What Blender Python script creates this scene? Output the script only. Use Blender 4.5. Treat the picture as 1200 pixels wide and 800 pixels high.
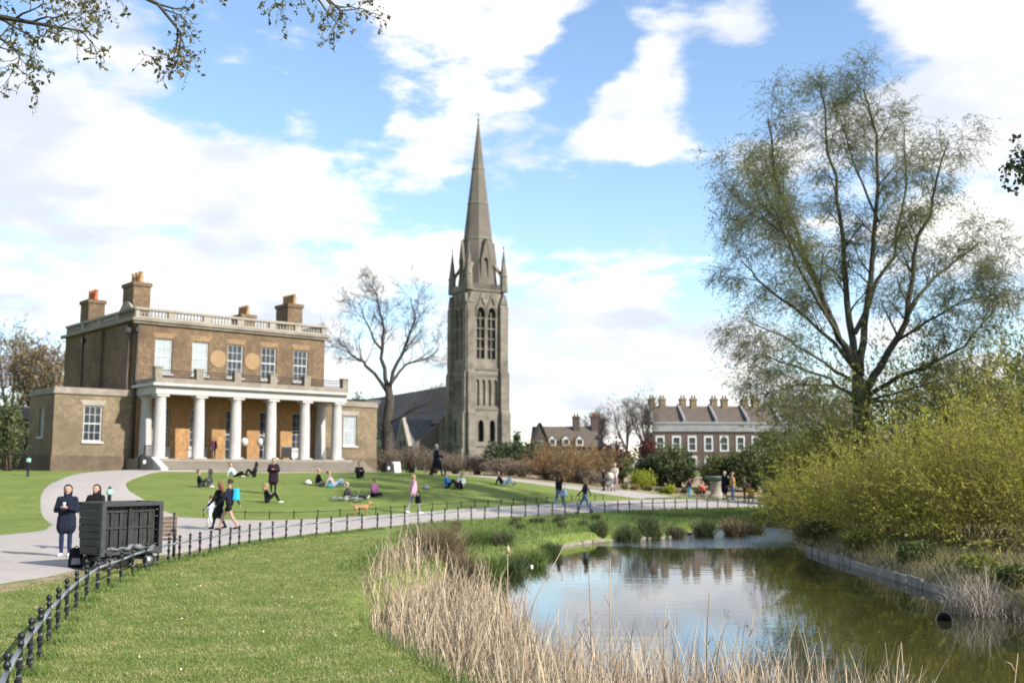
import bpy, bmesh, math, random
import numpy as np
from mathutils import Vector, Matrix
from mathutils.geometry import tessellate_polygon
for o in list(bpy.data.objects):
    bpy.data.objects.remove(o)
sc = bpy.context.scene
COL = sc.collection
R = math.radians
rng = random.Random(11)
nrng = np.random.default_rng(7)
# ------------------------------------------------------------------ camera
F, PIT, CAMH = 1250.0, math.atan(150 / 1250), 2.2
cd = bpy.data.cameras.new('camera'); cam = bpy.data.objects.new('camera', cd); COL.objects.link(cam)
cd.sensor_width = 36; cd.lens = 37.5; cd.clip_start = 0.1; cd.clip_end = 5000
cam.location = (0, 0, CAMH); cam.rotation_euler = (math.pi / 2 + PIT, 0, 0)
cd.dof.use_dof = True; cd.dof.focus_distance = 14.0; cd.dof.aperture_fstop = 1.35
sc.camera = cam
# ------------------------------------------------------------------ light
SUN_AZ, SUN_EL = math.atan2(0.83, -0.56), R(32)
sdir = Vector((math.sin(SUN_AZ) * math.cos(SUN_EL), math.cos(SUN_AZ) * math.cos(SUN_EL), math.sin(SUN_EL)))
sl = bpy.data.lights.new('sun', 'SUN'); so = bpy.data.objects.new('sun', sl); COL.objects.link(so)
sl.energy = 5.0; sl.angle = R(0.6); sl.color = (1.0, 0.95, 0.87)
so.rotation_euler = (-sdir).to_track_quat('-Z', 'Y').to_euler(); so.location = (60, -40, 80)
sc.view_settings.view_transform = 'Standard'; sc.view_settings.look = 'None'
sc.view_settings.gamma = 1.0; sc.view_settings.exposure = 0.8
sc.view_settings.use_curve_mapping = False


def raydir(px, py):
    u, v = (px - 600) / F, (400 - py) / F
    return Vector((u, math.cos(PIT) - v * math.sin(PIT), math.sin(PIT) + v * math.cos(PIT)))


def at(px, py, d):
    r = raydir(px, py); k = d / r.y
    return Vector((r.x * k, d, CAMH + r.z * k))


def zat(py, d):
    return at(600, py, d).z


# ------------------------------------------------------------------ sky
w = bpy.data.worlds.new('World'); sc.world = w; w.use_nodes = True
nt = w.node_tree; nt.nodes.clear()
N = nt.nodes.new; L = nt.links.new


def wmath(op, a, b=None, c=None):
    n = N('ShaderNodeMath'); n.operation = op
    for i, x in enumerate((a, b, c)):
        if x is None: continue
        if isinstance(x, (int, float)): n.inputs[i].default_value = x
        else: L(x, n.inputs[i])
    return n.outputs[0]


tc = N('ShaderNodeTexCoord').outputs['Generated']
nrm = N('ShaderNodeVectorMath'); nrm.operation = 'NORMALIZE'; L(tc, nrm.inputs[0]); DIR = nrm.outputs[0]
sep = N('ShaderNodeSeparateXYZ'); L(DIR, sep.inputs[0])
zz = wmath('ADD', wmath('MAXIMUM', sep.outputs[2], 0.0), 0.30)
cmb = N('ShaderNodeCombineXYZ')
L(wmath('DIVIDE', sep.outputs[0], zz), cmb.inputs[0]); L(wmath('DIVIDE', sep.outputs[1], zz), cmb.inputs[1])
L(wmath('MULTIPLY', sep.outputs[2], 2.2), cmb.inputs[2])


def wnoise(vec, scale, detail, rough, off=(0, 0, 0)):
    m = N('ShaderNodeMapping'); m.inputs['Location'].default_value = off; L(vec, m.inputs[0])
    n = N('ShaderNodeTexNoise'); n.inputs['Scale'].default_value = scale; n.inputs['Detail'].default_value = detail
    n.inputs['Roughness'].default_value = rough; L(m.outputs[0], n.inputs[0]); return n.outputs[0]


n1 = wnoise(cmb.outputs[0], 3.4, 10, 0.6, (3.1, 7.7, 0.0))
cover = wmath('MULTIPLY_ADD', n1, 1.65, -0.305)
CLOUDS = [(90, 190, 230, .17), (60, 330, 230, .15), (250, 255, 140, .15), (350, 330, 150, .13), (470, 255, 90, .14),
          (600, 370, 170, .15), (760, 400, 150, .14), (590, 75, 85, .17), (520, 20, 45, .12), (470, 15, 45, .14), (735, 140, 70, .2), (785, 115, 42, .14), (690, 165, 35, .1),
          (350, 122, 42, .17), (860, -15, 80, .2), (830, 70, 55, -.22), (900, 110, 60, -.12), (1050, 15, 60, .12), (1130, 95, 140, .18), (1180, 240, 130, .12),
          (880, 430, 120, .12), (300, 430, 180, .12), (130, 20, 90, .15), (465, 130, 34, .13), (600, 215, 40, .12),
          (320, 50, 80, -.16), (400, 95, 75, -.26), (420, 170, 75, -.22), (650, 235, 75, -.17), (700, 55, 55, -.26), (670, 120, 34, -.16), (720, 205, 50, -.1), (830, 235, 90, -.2),
          (930, 75, 100, -.15), (500, 150, 35, -.13), (235, 95, 60, -.12), (720, 290, 70, -.14), (820, 330, 70, -.1)]
for (px, py, r, a) in CLOUDS:
    c = raydir(px, py).normalized()
    d = N('ShaderNodeVectorMath'); d.operation = 'DISTANCE'; L(DIR, d.inputs[0]); d.inputs[1].default_value = c
    mr = N('ShaderNodeMapRange'); mr.interpolation_type = 'SMOOTHERSTEP'; L(d.outputs['Value'], mr.inputs[0])
    mr.inputs[1].default_value = 0; mr.inputs[2].default_value = r * 1.25 / F
    mr.inputs[3].default_value = a * .9; mr.inputs[4].default_value = 0
    cover = wmath('ADD', cover, mr.outputs[0])
mk = N('ShaderNodeMapRange'); mk.interpolation_type = 'SMOOTHSTEP'; L(cover, mk.inputs[0])
mk.inputs[1].default_value = 0.47; mk.inputs[2].default_value = 0.69
n2 = wnoise(cmb.outputs[0], 3.2, 5, 0.5, (1.3, 2.2, 4.0))
sh = N('ShaderNodeMapRange'); sh.interpolation_type = 'SMOOTHSTEP'; L(n2, sh.inputs[0])
sh.inputs[1].default_value = 0.34; sh.inputs[2].default_value = 0.62
cc = N('ShaderNodeMix'); cc.data_type = 'RGBA'; L(sh.outputs[0], cc.inputs[0])
cc.inputs[6].default_value = (0.47, 0.505, 0.57, 1); cc.inputs[7].default_value = (0.74, 0.73, 0.715, 1)
sky = N('ShaderNodeTexSky'); sky.sky_type = 'NISHITA'; sky.sun_disc = False
sky.sun_elevation = SUN_EL; sky.sun_rotation = SUN_AZ; sky.air_density = 1.0; sky.dust_density = 0.4; sky.ozone_density = 2.0
SKY_STR = 0.15
cs = N('ShaderNodeVectorMath'); cs.operation = 'SCALE'; L(cc.outputs[2], cs.inputs[0]); cs.inputs[3].default_value = 1 / SKY_STR
mx = N('ShaderNodeMix'); mx.data_type = 'RGBA'; L(mk.outputs[0], mx.inputs[0]); L(sky.outputs[0], mx.inputs[6]); L(cs.outputs[0], mx.inputs[7])
bg = N('ShaderNodeBackground'); bg.inputs[1].default_value = SKY_STR; L(mx.outputs[2], bg.inputs[0])
ow = N('ShaderNodeOutputWorld'); L(bg.outputs[0], ow.inputs[0])

# ------------------------------------------------------------------ materials
MATS = {}


def newmat(name):
    m = bpy.data.materials.new(name); m.use_nodes = True; t = m.node_tree; t.nodes.clear()
    out = t.nodes.new('ShaderNodeOutputMaterial'); MATS[name] = m
    return m, t, out


def tex(t, kind, scale, detail=4, rough=0.55, coord='pos', stretch=None):
    g = t.nodes.new('ShaderNodeNewGeometry') if coord == 'pos' else t.nodes.new('ShaderNodeTexCoord')
    src = g.outputs['Position'] if coord == 'pos' else g.outputs['Object']
    if stretch:
        mp = t.nodes.new('ShaderNodeMapping'); mp.inputs['Scale'].default_value = stretch; t.links.new(src, mp.inputs[0]); src = mp.outputs[0]
    n = t.nodes.new('ShaderNodeTexNoise'); n.inputs['Scale'].default_value = scale; n.inputs['Detail'].default_value = detail
    n.inputs['Roughness'].default_value = rough; t.links.new(src, n.inputs[0])
    return n.outputs[0]


def ramp(t, fac, lo, hi):
    m = t.nodes.new('ShaderNodeMapRange'); m.inputs[1].default_value = lo; m.inputs[2].default_value = hi; t.links.new(fac, m.inputs[0]); return m.outputs[0]


def mixc(t, fac, a, b):
    m = t.nodes.new('ShaderNodeMix'); m.data_type = 'RGBA'
    if isinstance(fac, float): m.inputs[0].default_value = fac
    else: t.links.new(fac, m.inputs[0])
    for i, c in ((6, a), (7, b)):
        if isinstance(c, tuple): m.inputs[i].default_value = (*c, 1)
        else: t.links.new(c, m.inputs[i])
    return m.outputs[2]


def surf(name, c1, c2=None, scale=3.0, rough=0.75, bump=0.0, bscale=None, spec=0.3, metal=0.0, lo=.35, hi=.65, coord='pos', stretch=None, c3=None, s3=0.4):
    m, t, out = newmat(name)
    b = t.nodes.new('ShaderNodeBsdfPrincipled'); t.links.new(b.outputs[0], out.inputs[0])
    b.inputs['Roughness'].default_value = rough; b.inputs['Specular IOR Level'].default_value = spec; b.inputs['Metallic'].default_value = metal
    c2 = c2 or tuple(x * .8 for x in c1)
    col = mixc(t, ramp(t, tex(t, 'n', scale, 6, .6, coord, stretch), lo, hi), c1, c2)
    if c3: col = mixc(t, ramp(t, tex(t, 'n', s3, 4, .6, coord), .45, .7), col, c3)
    t.links.new(col, b.inputs['Base Color'])
    if bump:
        bp = t.nodes.new('ShaderNodeBump'); bp.inputs['Strength'].default_value = bump; bp.inputs['Distance'].default_value = 0.03
        t.links.new(tex(t, 'n', bscale or scale * 4, 5, .6, coord), bp.inputs['Height']); t.links.new(bp.outputs[0], b.inputs['Normal'])
    return m


def leafmat(name, c1, c2, trans=0.35, c3=None, rough=.6, cs=.9):
    m, t, out = newmat(name)
    g = t.nodes.new('ShaderNodeNewGeometry')
    col = mixc(t, g.outputs['Random Per Island'], c1, c2)
    if c3: col = mixc(t, ramp(t, tex(t, 'n', cs, 5, .65), .45, .62), col, c3)
    d = t.nodes.new('ShaderNodeBsdfPrincipled'); d.inputs['Roughness'].default_value = rough; d.inputs['Specular IOR Level'].default_value = .25
    tr = t.nodes.new('ShaderNodeBsdfTranslucent'); ms = t.nodes.new('ShaderNodeMixShader'); ms.inputs[0].default_value = trans
    t.links.new(col, d.inputs['Base Color']); t.links.new(col, tr.inputs[0])
    t.links.new(d.outputs[0], ms.inputs[1]); t.links.new(tr.outputs[0], ms.inputs[2]); t.links.new(ms.outputs[0], out.inputs[0])
    return m


def brickmat(name, c1, c2, mortar, grime, gs=.35, row=.085, bw=.23):
    m, t, out = newmat(name)
    b = t.nodes.new('ShaderNodeBsdfPrincipled'); t.links.new(b.outputs[0], out.inputs[0]); b.inputs['Roughness'].default_value = .9
    b.inputs['Specular IOR Level'].default_value = .15
    co = t.nodes.new('ShaderNodeTexCoord'); s = t.nodes.new('ShaderNodeSeparateXYZ'); t.links.new(co.outputs['Object'], s.inputs[0])
    ad = t.nodes.new('ShaderNodeMath'); ad.operation = 'ADD'; t.links.new(s.outputs[0], ad.inputs[0]); t.links.new(s.outputs[1], ad.inputs[1])
    cb = t.nodes.new('ShaderNodeCombineXYZ'); t.links.new(ad.outputs[0], cb.inputs[0]); t.links.new(s.outputs[2], cb.inputs[1])
    br = t.nodes.new('ShaderNodeTexBrick'); t.links.new(cb.outputs[0], br.inputs[0])
    br.inputs['Color1'].default_value = (*c1, 1); br.inputs['Color2'].default_value = (*c2, 1); br.inputs['Mortar'].default_value = (*mortar, 1)
    br.inputs['Scale'].default_value = 1; br.inputs['Brick Width'].default_value = bw; br.inputs['Row Height'].default_value = row; br.inputs['Mortar Size'].default_value = .009
    col = mixc(t, ramp(t, tex(t, 'n', 4.5, 6, .75), .38, .66), br.outputs[0], tuple(x * .55 for x in c1))
    col = mixc(t, ramp(t, tex(t, 'n', 2.4, 5, .7), .52, .70), col, tuple(min(x * 1.28, .6) for x in c1))
    col = mixc(t, ramp(t, tex(t, 'n', gs, 7, .72), .42, .66), col, grime)
    t.links.new(col, b.inputs['Base Color'])
    bp = t.nodes.new('ShaderNodeBump'); bp.inputs['Strength'].default_value = .4; bp.inputs['Distance'].default_value = .01
    t.links.new(br.outputs[1], bp.inputs['Height']); bp.invert = True; t.links.new(bp.outputs[0], b.inputs['Normal'])
    return m


brickmat('stock_brick', (.19, .125, .073), (.12, .08, .05), (.21, .17, .125), (.085, .06, .04))
brickmat('bounce_lit_brick', (.36, .205, .088), (.29, .165, .07), (.4, .28, .16), (.27, .15, .07))  # portico wall brick: warm bounced light is put into its brighter, orange colour
brickmat('wing_brick', (.225, .17, .108), (.165, .122, .076), (.29, .24, .175), (.12, .092, .062))
brickmat('dark_brick', (.16, .115, .08), (.12, .085, .06), (.2, .16, .12), (.085, .06, .045))
brickmat('red_brick', (.105, .075, .064), (.08, .057, .05), (.14, .118, .105), (.066, .052, .047))
brickmat('gauged_brick', (.28, .185, .10), (.24, .155, .085), (.28, .2, .12), (.2, .13, .075))
surf('stone', (.29, .26, .22), (.22, .198, .165), 1.5, .85, .15, 12, c3=(.30, .26, .21), s3=.5)
surf('worn_stone', (.25, .22, .18), (.18, .155, .125), 1.5, .9, .2, 12, c3=(.16, .135, .105), s3=.6)
surf('stucco', (.40, .38, .37), (.34, .325, .31), 1.2, .7, .05, 8)
brickmat('church_stone', (.245, .22, .182), (.175, .155, .128), (.13, .11, .09), (.10, .086, .071), .3, .55, 1.2)
surf('spire_stone', (.15, .13, .108), (.115, .10, .083), .5, .9, .3, 3, c3=(.095, .08, .067), s3=.12)
surf('church_roof', (.115, .09, .078), (.09, .072, .063), .6, .8, .2, 5, c3=(.14, .115, .1), s3=.1)
surf('slate', (.10, .10, .105), (.075, .075, .08), 1.2, .6, .2, 8)
surf('tile_brown', (.105, .085, .068), (.08, .064, .052), 1.0, .8, .2, 8)
surf('white_paint', (.46, .46, .45), (.4, .4, .39), 2, .5)
surf('pale_blind', (.30, .335, .35), (.25, .285, .30), 1.2, .4, spec=.3)
surf('glass', (.02, .024, .03), (.035, .042, .05), .6, .12, spec=.3)
surf('dark_void', (.012, .012, .013), (.02, .02, .02), 2, .8)
surf('black_metal', (.009, .010, .011), (.016, .017, .018), 18, .42, .1, 60, spec=.35)
surf('rail_metal', (.17, .185, .2), (.26, .275, .29), 9, .38, .1, 50, spec=.6, metal=.3)
surf('lead', (.16, .165, .17), (.12, .12, .125), 2, .6)
surf('pot_buff', (.40, .24, .12), (.30, .17, .085), 3, .85)
surf('pot_red', (.42, .13, .06), (.33, .10, .05), 3, .85)
surf('tan_plaster', (.27, .185, .10), (.23, .155, .08), 2, .85)
surf('bark', (.04, .035, .027), (.062, .056, .043), 5, .9, .6, 14, c3=(.06, .068, .035), s3=.7)
surf('bare_bark', (.042, .034, .028), (.062, .052, .043), 4, .9, .5, 12)
surf('twig_brown', (.085, .06, .045), (.13, .095, .07), 4, .9)
surf('willow_stem', (.16, .14, .05), (.10, .085, .035), 4, .8)
surf('cart_paint', (.013, .013, .014), (.024, .024, .025), 5, .55, .35, 22, spec=.3, c3=(.035, .034, .032), s3=2.2)
surf('cart_trim', (.026, .027, .029), (.04, .04, .043), 5, .5, .3, 22, spec=.4)
surf('rubber', (.02, .02, .02), (.03, .03, .03), 10, .8)
surf('steel', (.45, .46, .47), (.35, .36, .37), 10, .35, metal=.8)
surf('bench_wood', (.13, .085, .05), (.09, .06, .035), 6, .75, .3, 30)
surf('green_head', (.25, .46, .36), (.2, .38, .3), 5, .4)
surf('wood_edge', (.27, .25, .215), (.19, .175, .15), 3, .85, .4, 14, c3=(.11, .105, .08), s3=1.5)
surf('stone_edge', (.25, .225, .185), (.18, .16, .13), 2, .9, .4, 10, c3=(.15, .14, .09), s3=1.0)
surf('verdigris', (.16, .21, .185), (.10, .14, .125), 4, .6)
surf('grey_render', (.22, .22, .228), (.17, .17, .176), .8, .8)
surf('cream_render', (.62, .60, .55), (.54, .52, .48), 1, .8)
leafmat('leaf_spring', (.15, .145, .05), (.09, .095, .035), .4, (.14, .10, .04))
leafmat('leaf_birch', (.21, .24, .065), (.13, .155, .045), .42, (.17, .17, .055))
leafmat('leaf_willow', (.42, .41, .055), (.27, .28, .045), .45, (.29, .25, .055))
leafmat('leaf_willow_deep', (.23, .255, .052), (.15, .17, .04), .45, (.19, .165, .045))
leafmat('leaf_dark', (.035, .055, .025), (.055, .08, .03), .15, (.03, .04, .02))
leafmat('leaf_laurel', (.075, .095, .035), (.13, .15, .055), .25, (.045, .06, .025))
leafmat('leaf_lime', (.30, .33, .03), (.22, .25, .03), .35)
leafmat('leaf_mid', (.10, .125, .035), (.07, .09, .03), .3, (.12, .11, .035))
leafmat('twig_orange', (.32, .19, .075), (.22, .125, .055), .25, (.20, .15, .06))
leafmat('twig_dull', (.17, .13, .095), (.12, .09, .065), .15, (.22, .18, .13))
leafmat('leaf_red', (.10, .035, .03), (.065, .025, .022), .25)
leafmat('leaf_rust', (.30, .20, .085), (.22, .15, .075), .35, (.2, .17, .09))
leafmat('reed_straw', (.62, .505, .36), (.21, .15, .098), .18, (.38, .285, .185), cs=3.0)
leafmat('reed_brown', (.13, .09, .052), (.26, .19, .115), .15)
leafmat('reed_grey', (.34, .30, .24), (.22, .19, .15), .15)
leafmat('blade_green', (.13, .175, .038), (.205, .235, .065), .35, (.34, .31, .135), cs=1.3)
leafmat('blade_dark', (.055, .085, .03), (.09, .115, .045), .25, (.12, .105, .06))
leafmat('blade_bank', (.09, .15, .035), (.15, .20, .05), .3)
leafmat('undergrowth', (.12, .13, .045), (.17, .125, .07), .25, (.16, .155, .05))
leafmat('sedge_tan', (.25, .19, .11), (.14, .115, .06), .2)
surf('petal', (.85, .85, .8), (.8, .8, .72), 3, .7)
surf('flower_pink', (.45, .20, .20), (.55, .35, .33), 5, .7)


def cloth(name, c):
    return surf(name, c, tuple(x * .7 for x in c), 9, .9, .2, 30, spec=.1, coord='obj')


def M(name):
    return MATS[name]


# ------------------------------------------------------------------ object helpers
def link(name, me, parent=None, mat=None):
    o = bpy.data.objects.new(name, me); COL.objects.link(o)
    if parent is not None: o.parent = parent
    if mat is not None and me is not None and not me.materials: me.materials.append(M(mat) if isinstance(mat, str) else mat)
    return o


def tag(o, label=None, cat=None, group=None, kind=None):
    for k, v in (('label', label), ('category', cat), ('group', group), ('kind', kind)):
        if v: o[k] = v
    return o


def empty(name, loc, rz=0, label=None, cat=None, group=None):
    o = bpy.data.objects.new(name, None); COL.objects.link(o); o.location = loc; o.rotation_euler = (0, 0, rz)
    o.empty_display_size = .3
    return tag(o, label, cat, group)


def copy_tree(o, parent=None):
    c = o.copy(); COL.objects.link(c); c.parent = parent
    for ch in list(o.children): copy_tree(ch, c)
    return c


class MB:
    def __init__(s, off=(0, 0, 0)):
        s.v = []; s.f = []; s.off = Vector(off); s.smooth = []

    def add(s, vs, fs, smooth=False):
        b = len(s.v); s.v += [tuple(Vector(x) + s.off) for x in vs]; s.f += [tuple(i + b for i in f) for f in fs]; s.smooth += [smooth] * len(fs); return s

    def box(s, x0, x1, y0, y1, z0, z1, taper=0):
        t = taper
        vs = [(x0, y0, z0), (x1, y0, z0), (x1, y1, z0), (x0, y1, z0), (x0 + t, y0 + t, z1), (x1 - t, y0 + t, z1), (x1 - t, y1 - t, z1), (x0 + t, y1 - t, z1)]
        return s.add(vs, [(3, 2, 1, 0), (4, 5, 6, 7), (0, 1, 5, 4), (1, 2, 6, 5), (2, 3, 7, 6), (3, 0, 4, 7)])

    def cbox(s, c, size, rot=None):
        hx, hy, hz = (x / 2 for x in size); c = Vector(c)
        vs = [Vector(p) for p in [(-hx, -hy, -hz), (hx, -hy, -hz), (hx, hy, -hz), (-hx, hy, -hz), (-hx, -hy, hz), (hx, -hy, hz), (hx, hy, hz), (-hx, hy, hz)]]
        if rot is not None: vs = [rot @ p for p in vs]
        return s.add([c + p for p in vs], [(3, 2, 1, 0), (4, 5, 6, 7), (0, 1, 5, 4), (1, 2, 6, 5), (2, 3, 7, 6), (3, 0, 4, 7)])

    def lathe(s, c, prof, n=12, smooth=True, rot0=0.0, cap=True):
        c = Vector(c); vs = []; fs = []
        for (r, z) in prof:
            for k in range(n):
                a = 2 * math.pi * k / n + rot0; vs.append(c + Vector((r * math.cos(a), r * math.sin(a), z)))
        for i in range(len(prof) - 1):
            for k in range(n):
                fs.append((i * n + k, i * n + (k + 1) % n, (i + 1) * n + (k + 1) % n, (i + 1) * n + k))
        if cap: fs += [tuple(range(n))[::-1], tuple(range((len(prof) - 1) * n, len(prof) * n))]
        return s.add(vs, fs, smooth)

    def tube(s, pts, rad, n=6, cap=True, smooth=True):
        pts = [Vector(p) for p in pts]; vs = []; fs = []
        if isinstance(rad, (int, float)): rad = [rad] * len(pts)
        prev = None
        for i, p in enumerate(pts):
            t = (pts[min(i + 1, len(pts) - 1)] - pts[max(i - 1, 0)])
            if t.length < 1e-9: t = Vector((0, 0, 1))
            t.normalize()
            a = prev if prev is not None else (Vector((0, 0, 1)) if abs(t.z) < .9 else Vector((1, 0, 0)))
            u = (a - t * a.dot(t))
            if u.length < 1e-6: u = t.orthogonal()
            u.normalize(); q = t.cross(u); prev = u
            for k in range(n):
                an = 2 * math.pi * k / n; vs.append(p + (u * math.cos(an) + q * math.sin(an)) * rad[i])
        for i in range(len(pts) - 1):
            for k in range(n):
                fs.append((i * n + k, i * n + (k + 1) % n, (i + 1) * n + (k + 1) % n, (i + 1) * n + k))
        if cap and n > 2: fs += [tuple(range(n))[::-1], tuple(range((len(pts) - 1) * n, len(pts) * n))]
        return s.add(vs, fs, smooth)

    def plate(s, outer, holes, y0, y1, tf=None):
        """2D polygon (x,z) with holes, extruded from y0 (front) to y1"""
        loops = [outer] + holes; allp = [p for l in loops for p in l]; n = len(allp)
        tris = tessellate_polygon([[Vector((p[0], p[1], 0)) for p in l] for l in loops])
        vs = [Vector((p[0], y0, p[1])) for p in allp] + [Vector((p[0], y1, p[1])) for p in allp]
        if tf is not None: vs = [tf @ v for v in vs]
        fs = [tuple(t) for t in tris] + [tuple(i + n for i in t)[::-1] for t in tris]
        b = 0
        for l in loops:
            k = len(l)
            fs += [(b + i, b + (i + 1) % k, n + b + (i + 1) % k, n + b + i) for i in range(k)]; b += k
        return s.add(vs, fs)

    def mesh(s, name):
        me = bpy.data.meshes.new(name); me.from_pydata(s.v, [], s.f)
        if any(s.smooth): me.polygons.foreach_set('use_smooth', s.smooth)
        return me

    def build(s, name, mat, parent=None, recalc=True):
        me = s.mesh(name)
        if recalc and len(s.f) < 20000:
            bm = bmesh.new(); bm.from_mesh(me); bmesh.ops.recalc_face_normals(bm, faces=bm.faces); bm.to_mesh(me); bm.free()
        return link(name, me, parent, mat)


def rect(x0, x1, z0, z1):
    return [(x0, z0), (x1, z0), (x1, z1), (x0, z1)]


def lancet(xc, wd, z0, z1, n=5):
    h = wd * .95; r = []; pts = [(xc - wd / 2, z0), (xc + wd / 2, z0)]
    for i in range(n + 1):
        a = i / n; pts.append((xc + wd / 2 * math.cos(a * math.pi / 2) ** .75, z1 - h + h * math.sin(a * math.pi / 2)))
    for i in range(n - 1, -1, -1):
        a = i / n; pts.append((xc - wd / 2 * math.cos(a * math.pi / 2) ** .75, z1 - h + h * math.sin(a * math.pi / 2)))
    return pts


def quads_mesh(name, V):
    """V: (n,4,3) array of quads"""
    n = len(V); me = bpy.data.meshes.new(name)
    me.vertices.add(n * 4); me.vertices.foreach_set('co', np.ascontiguousarray(V.reshape(-1), dtype=np.float32))
    me.loops.add(n * 4); me.loops.foreach_set('vertex_index', np.arange(n * 4, dtype=np.int32))
    me.polygons.add(n); me.polygons.foreach_set('loop_start', np.arange(0, n * 4, 4, dtype=np.int32))
    me.update(calc_edges=True); return me


def leaf_quads(P, size, aspect=.45, down=0.0, var=.35, A=None):
    P = np.asarray(P, float); n = len(P)
    if A is None:
        A = nrng.normal(size=(n, 3)); A[:, 2] -= down
    A /= np.linalg.norm(A, axis=1, keepdims=True) + 1e-9
    B = np.cross(A, nrng.normal(size=(n, 3))); B /= np.linalg.norm(B, axis=1, keepdims=True) + 1e-9
    s = (size * (1 + var * nrng.normal(size=n)).clip(.4, 2))[:, None]
    return np.stack([P, P + A * s * .5 + B * s * aspect * .5, P + A * s, P + A * s * .5 - B * s * aspect * .5], 1)


def blades_mesh(name, P, h, wd, lean=.25, segs=3, bend=.3, kink=0.0):
    """ribbons standing at points P: h,wd arrays"""
    n = len(P); P = np.asarray(P, float); h = np.broadcast_to(h, (n,)).astype(float); wd = np.broadcast_to(wd, (n,)).astype(float)
    az = nrng.uniform(0, 2 * np.pi, n); l = np.abs(nrng.normal(0, lean, n)); face = nrng.uniform(0, np.pi, n)
    D = np.stack([np.cos(az) * l, np.sin(az) * l, np.ones(n)], 1); D /= np.linalg.norm(D, axis=1, keepdims=True)
    S = np.stack([np.cos(face), np.sin(face), np.zeros(n)], 1)
    H = np.stack([np.cos(az), np.sin(az), np.zeros(n)], 1)
    kk = (nrng.uniform(size=n) < kink); kt = nrng.uniform(.45, .85, n)
    pts = []; cur = P.copy(); ka = nrng.uniform(1.2, 3.0, n)
    for i in range(segs + 1):
        pts.append(cur.copy())
        if i == segs: break
        t = (i + .5) / segs
        d = D + H * (bend * t * t)[:, None] if hasattr(bend, '__len__') else D + H * (bend * t * t)
        broken = kk & (t > kt)
        d[broken] = (H[broken] * 1.0 + np.array([0, 0, 1.0]) * np.cos(ka[broken])[:, None] * .9)
        d /= np.linalg.norm(d, axis=1, keepdims=True); cur = cur + d * (h / segs)[:, None]
    rows = []
    for i, p in enumerate(pts):
        k = (1 - .85 * (i / segs) ** 1.5); rows.append((p - S * (wd * k / 2)[:, None], p + S * (wd * k / 2)[:, None]))
    V = np.stack([r for ab in rows for r in ab], 1)  # n, 2(segs+1), 3
    m = 2 * (segs + 1); me = bpy.data.meshes.new(name)
    me.vertices.add(n * m); me.vertices.foreach_set('co', np.ascontiguousarray(V.reshape(-1), dtype=np.float32))
    base = np.arange(n)[:, None, None] * m
    q = np.array([[2 * i, 2 * i + 1, 2 * i + 3, 2 * i + 2] for i in range(segs)])[None]
    idx = (base + q).reshape(-1).astype(np.int32)
    me.loops.add(len(idx)); me.loops.foreach_set('vertex_index', idx)
    me.polygons.add(n * segs); me.polygons.foreach_set('loop_start', np.arange(0, len(idx), 4, dtype=np.int32))
    me.update(calc_edges=True); return me
# ------------------------------------------------------------------ terrain
def smooth(a, b, x):
    t = np.clip((x - a) / (b - a), 0, 1); return t * t * (3 - 2 * t)


POND = [(.25, 30.7), (1.5, 37.5), (3.3, 41), (6.2, 43), (8.0, 46.5), (9.4, 50), (12.7, 53), (17, 53.5), (21, 51), (19, 47.5), (13.8, 47), (11.3, 43.5),
        (9.95, 38), (9.65, 33), (9.5, 27.7), (9.4, 23.8), (9.3, 19.3), (9.5, 15), (10.2, 10), (10.5, 4), (9, -3), (4, -4), (1.8, 2), (1.0, 6.5), (.6, 9), (.15, 10.4),
        (-.3, 11.7), (-.6, 12.6), (-.95, 13.5), (-1.35, 14.6), (-1.95, 16.2), (-2.45, 18.5), (-2.5, 22), (-1.7, 26), (-.8, 29)]
PP = np.array(POND)


def pond_sd(X, Y):
    X = np.asarray(X, float); Y = np.asarray(Y, float); best = np.full(X.shape, 1e9); ins = np.zeros(X.shape, bool)
    n = len(PP)
    for i in range(n):
        ax, ay = PP[i]; bx, by = PP[(i + 1) % n]; dx, dy = bx - ax, by - ay
        t = np.clip(((X - ax) * dx + (Y - ay) * dy) / (dx * dx + dy * dy), 0, 1)
        best = np.minimum(best, np.hypot(X - ax - t * dx, Y - ay - t * dy))
        c = ((ay > Y) != (by > Y)); xi = ax + (Y - ay) / np.where(abs(by - ay) < 1e-9, 1e-9, by - ay) * dx
        ins ^= c & (X < xi)
    return np.where(ins, -best, best)


HOUSE0 = Vector((-28.5, 80, 0)); HA = math.atan2(.663, .748)
HU = Vector((math.cos(HA), math.sin(HA), 0)); HB = Vector((-math.sin(HA), math.cos(HA), 0))


def hpt(s, b):
    return HOUSE0 + HU * s + HB * b


CTRL = []
for (px, py, d) in [(-60, 705, 17.8), (0, 690, 19.6), (110, 667, 23.5), (210, 655, 26.2), (304, 636, 32), (406, 624, 37.2), (490, 616, 41.7), (600, 607.5, 47.8), (690, 602, 53), (765, 598, 57), (841, 596, 59.8), (900, 594, 62.5),
                    (300, 609, 44.5), (420, 605, 46), (500, 599, 50), (600, 592, 55), (700, 586.5, 63), (742, 583.5, 67),
                    (320, 580, 54.5), (510, 557, 65), (660, 572, 70), (600, 563.5, 73), (540, 556, 77), (742, 575, 72), (800, 578, 76),
                    (40, 621, 37.8), (62, 615, 40), (53, 576, 50), (64, 564, 57), (92, 555, 66), (145, 551, 75),
                    (220, 602, 46), (189, 590, 50), (162, 574, 55), (160, 566, 60), (176, 558, 67), (197, 552.6, 74), (0, 572, 56), (0, 600, 45), (-80, 560, 60), (850, 590, 66), (900, 588, 70)]:
    p = at(px, py, d); CTRL.append((p.x, p.y, p.z))
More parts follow.
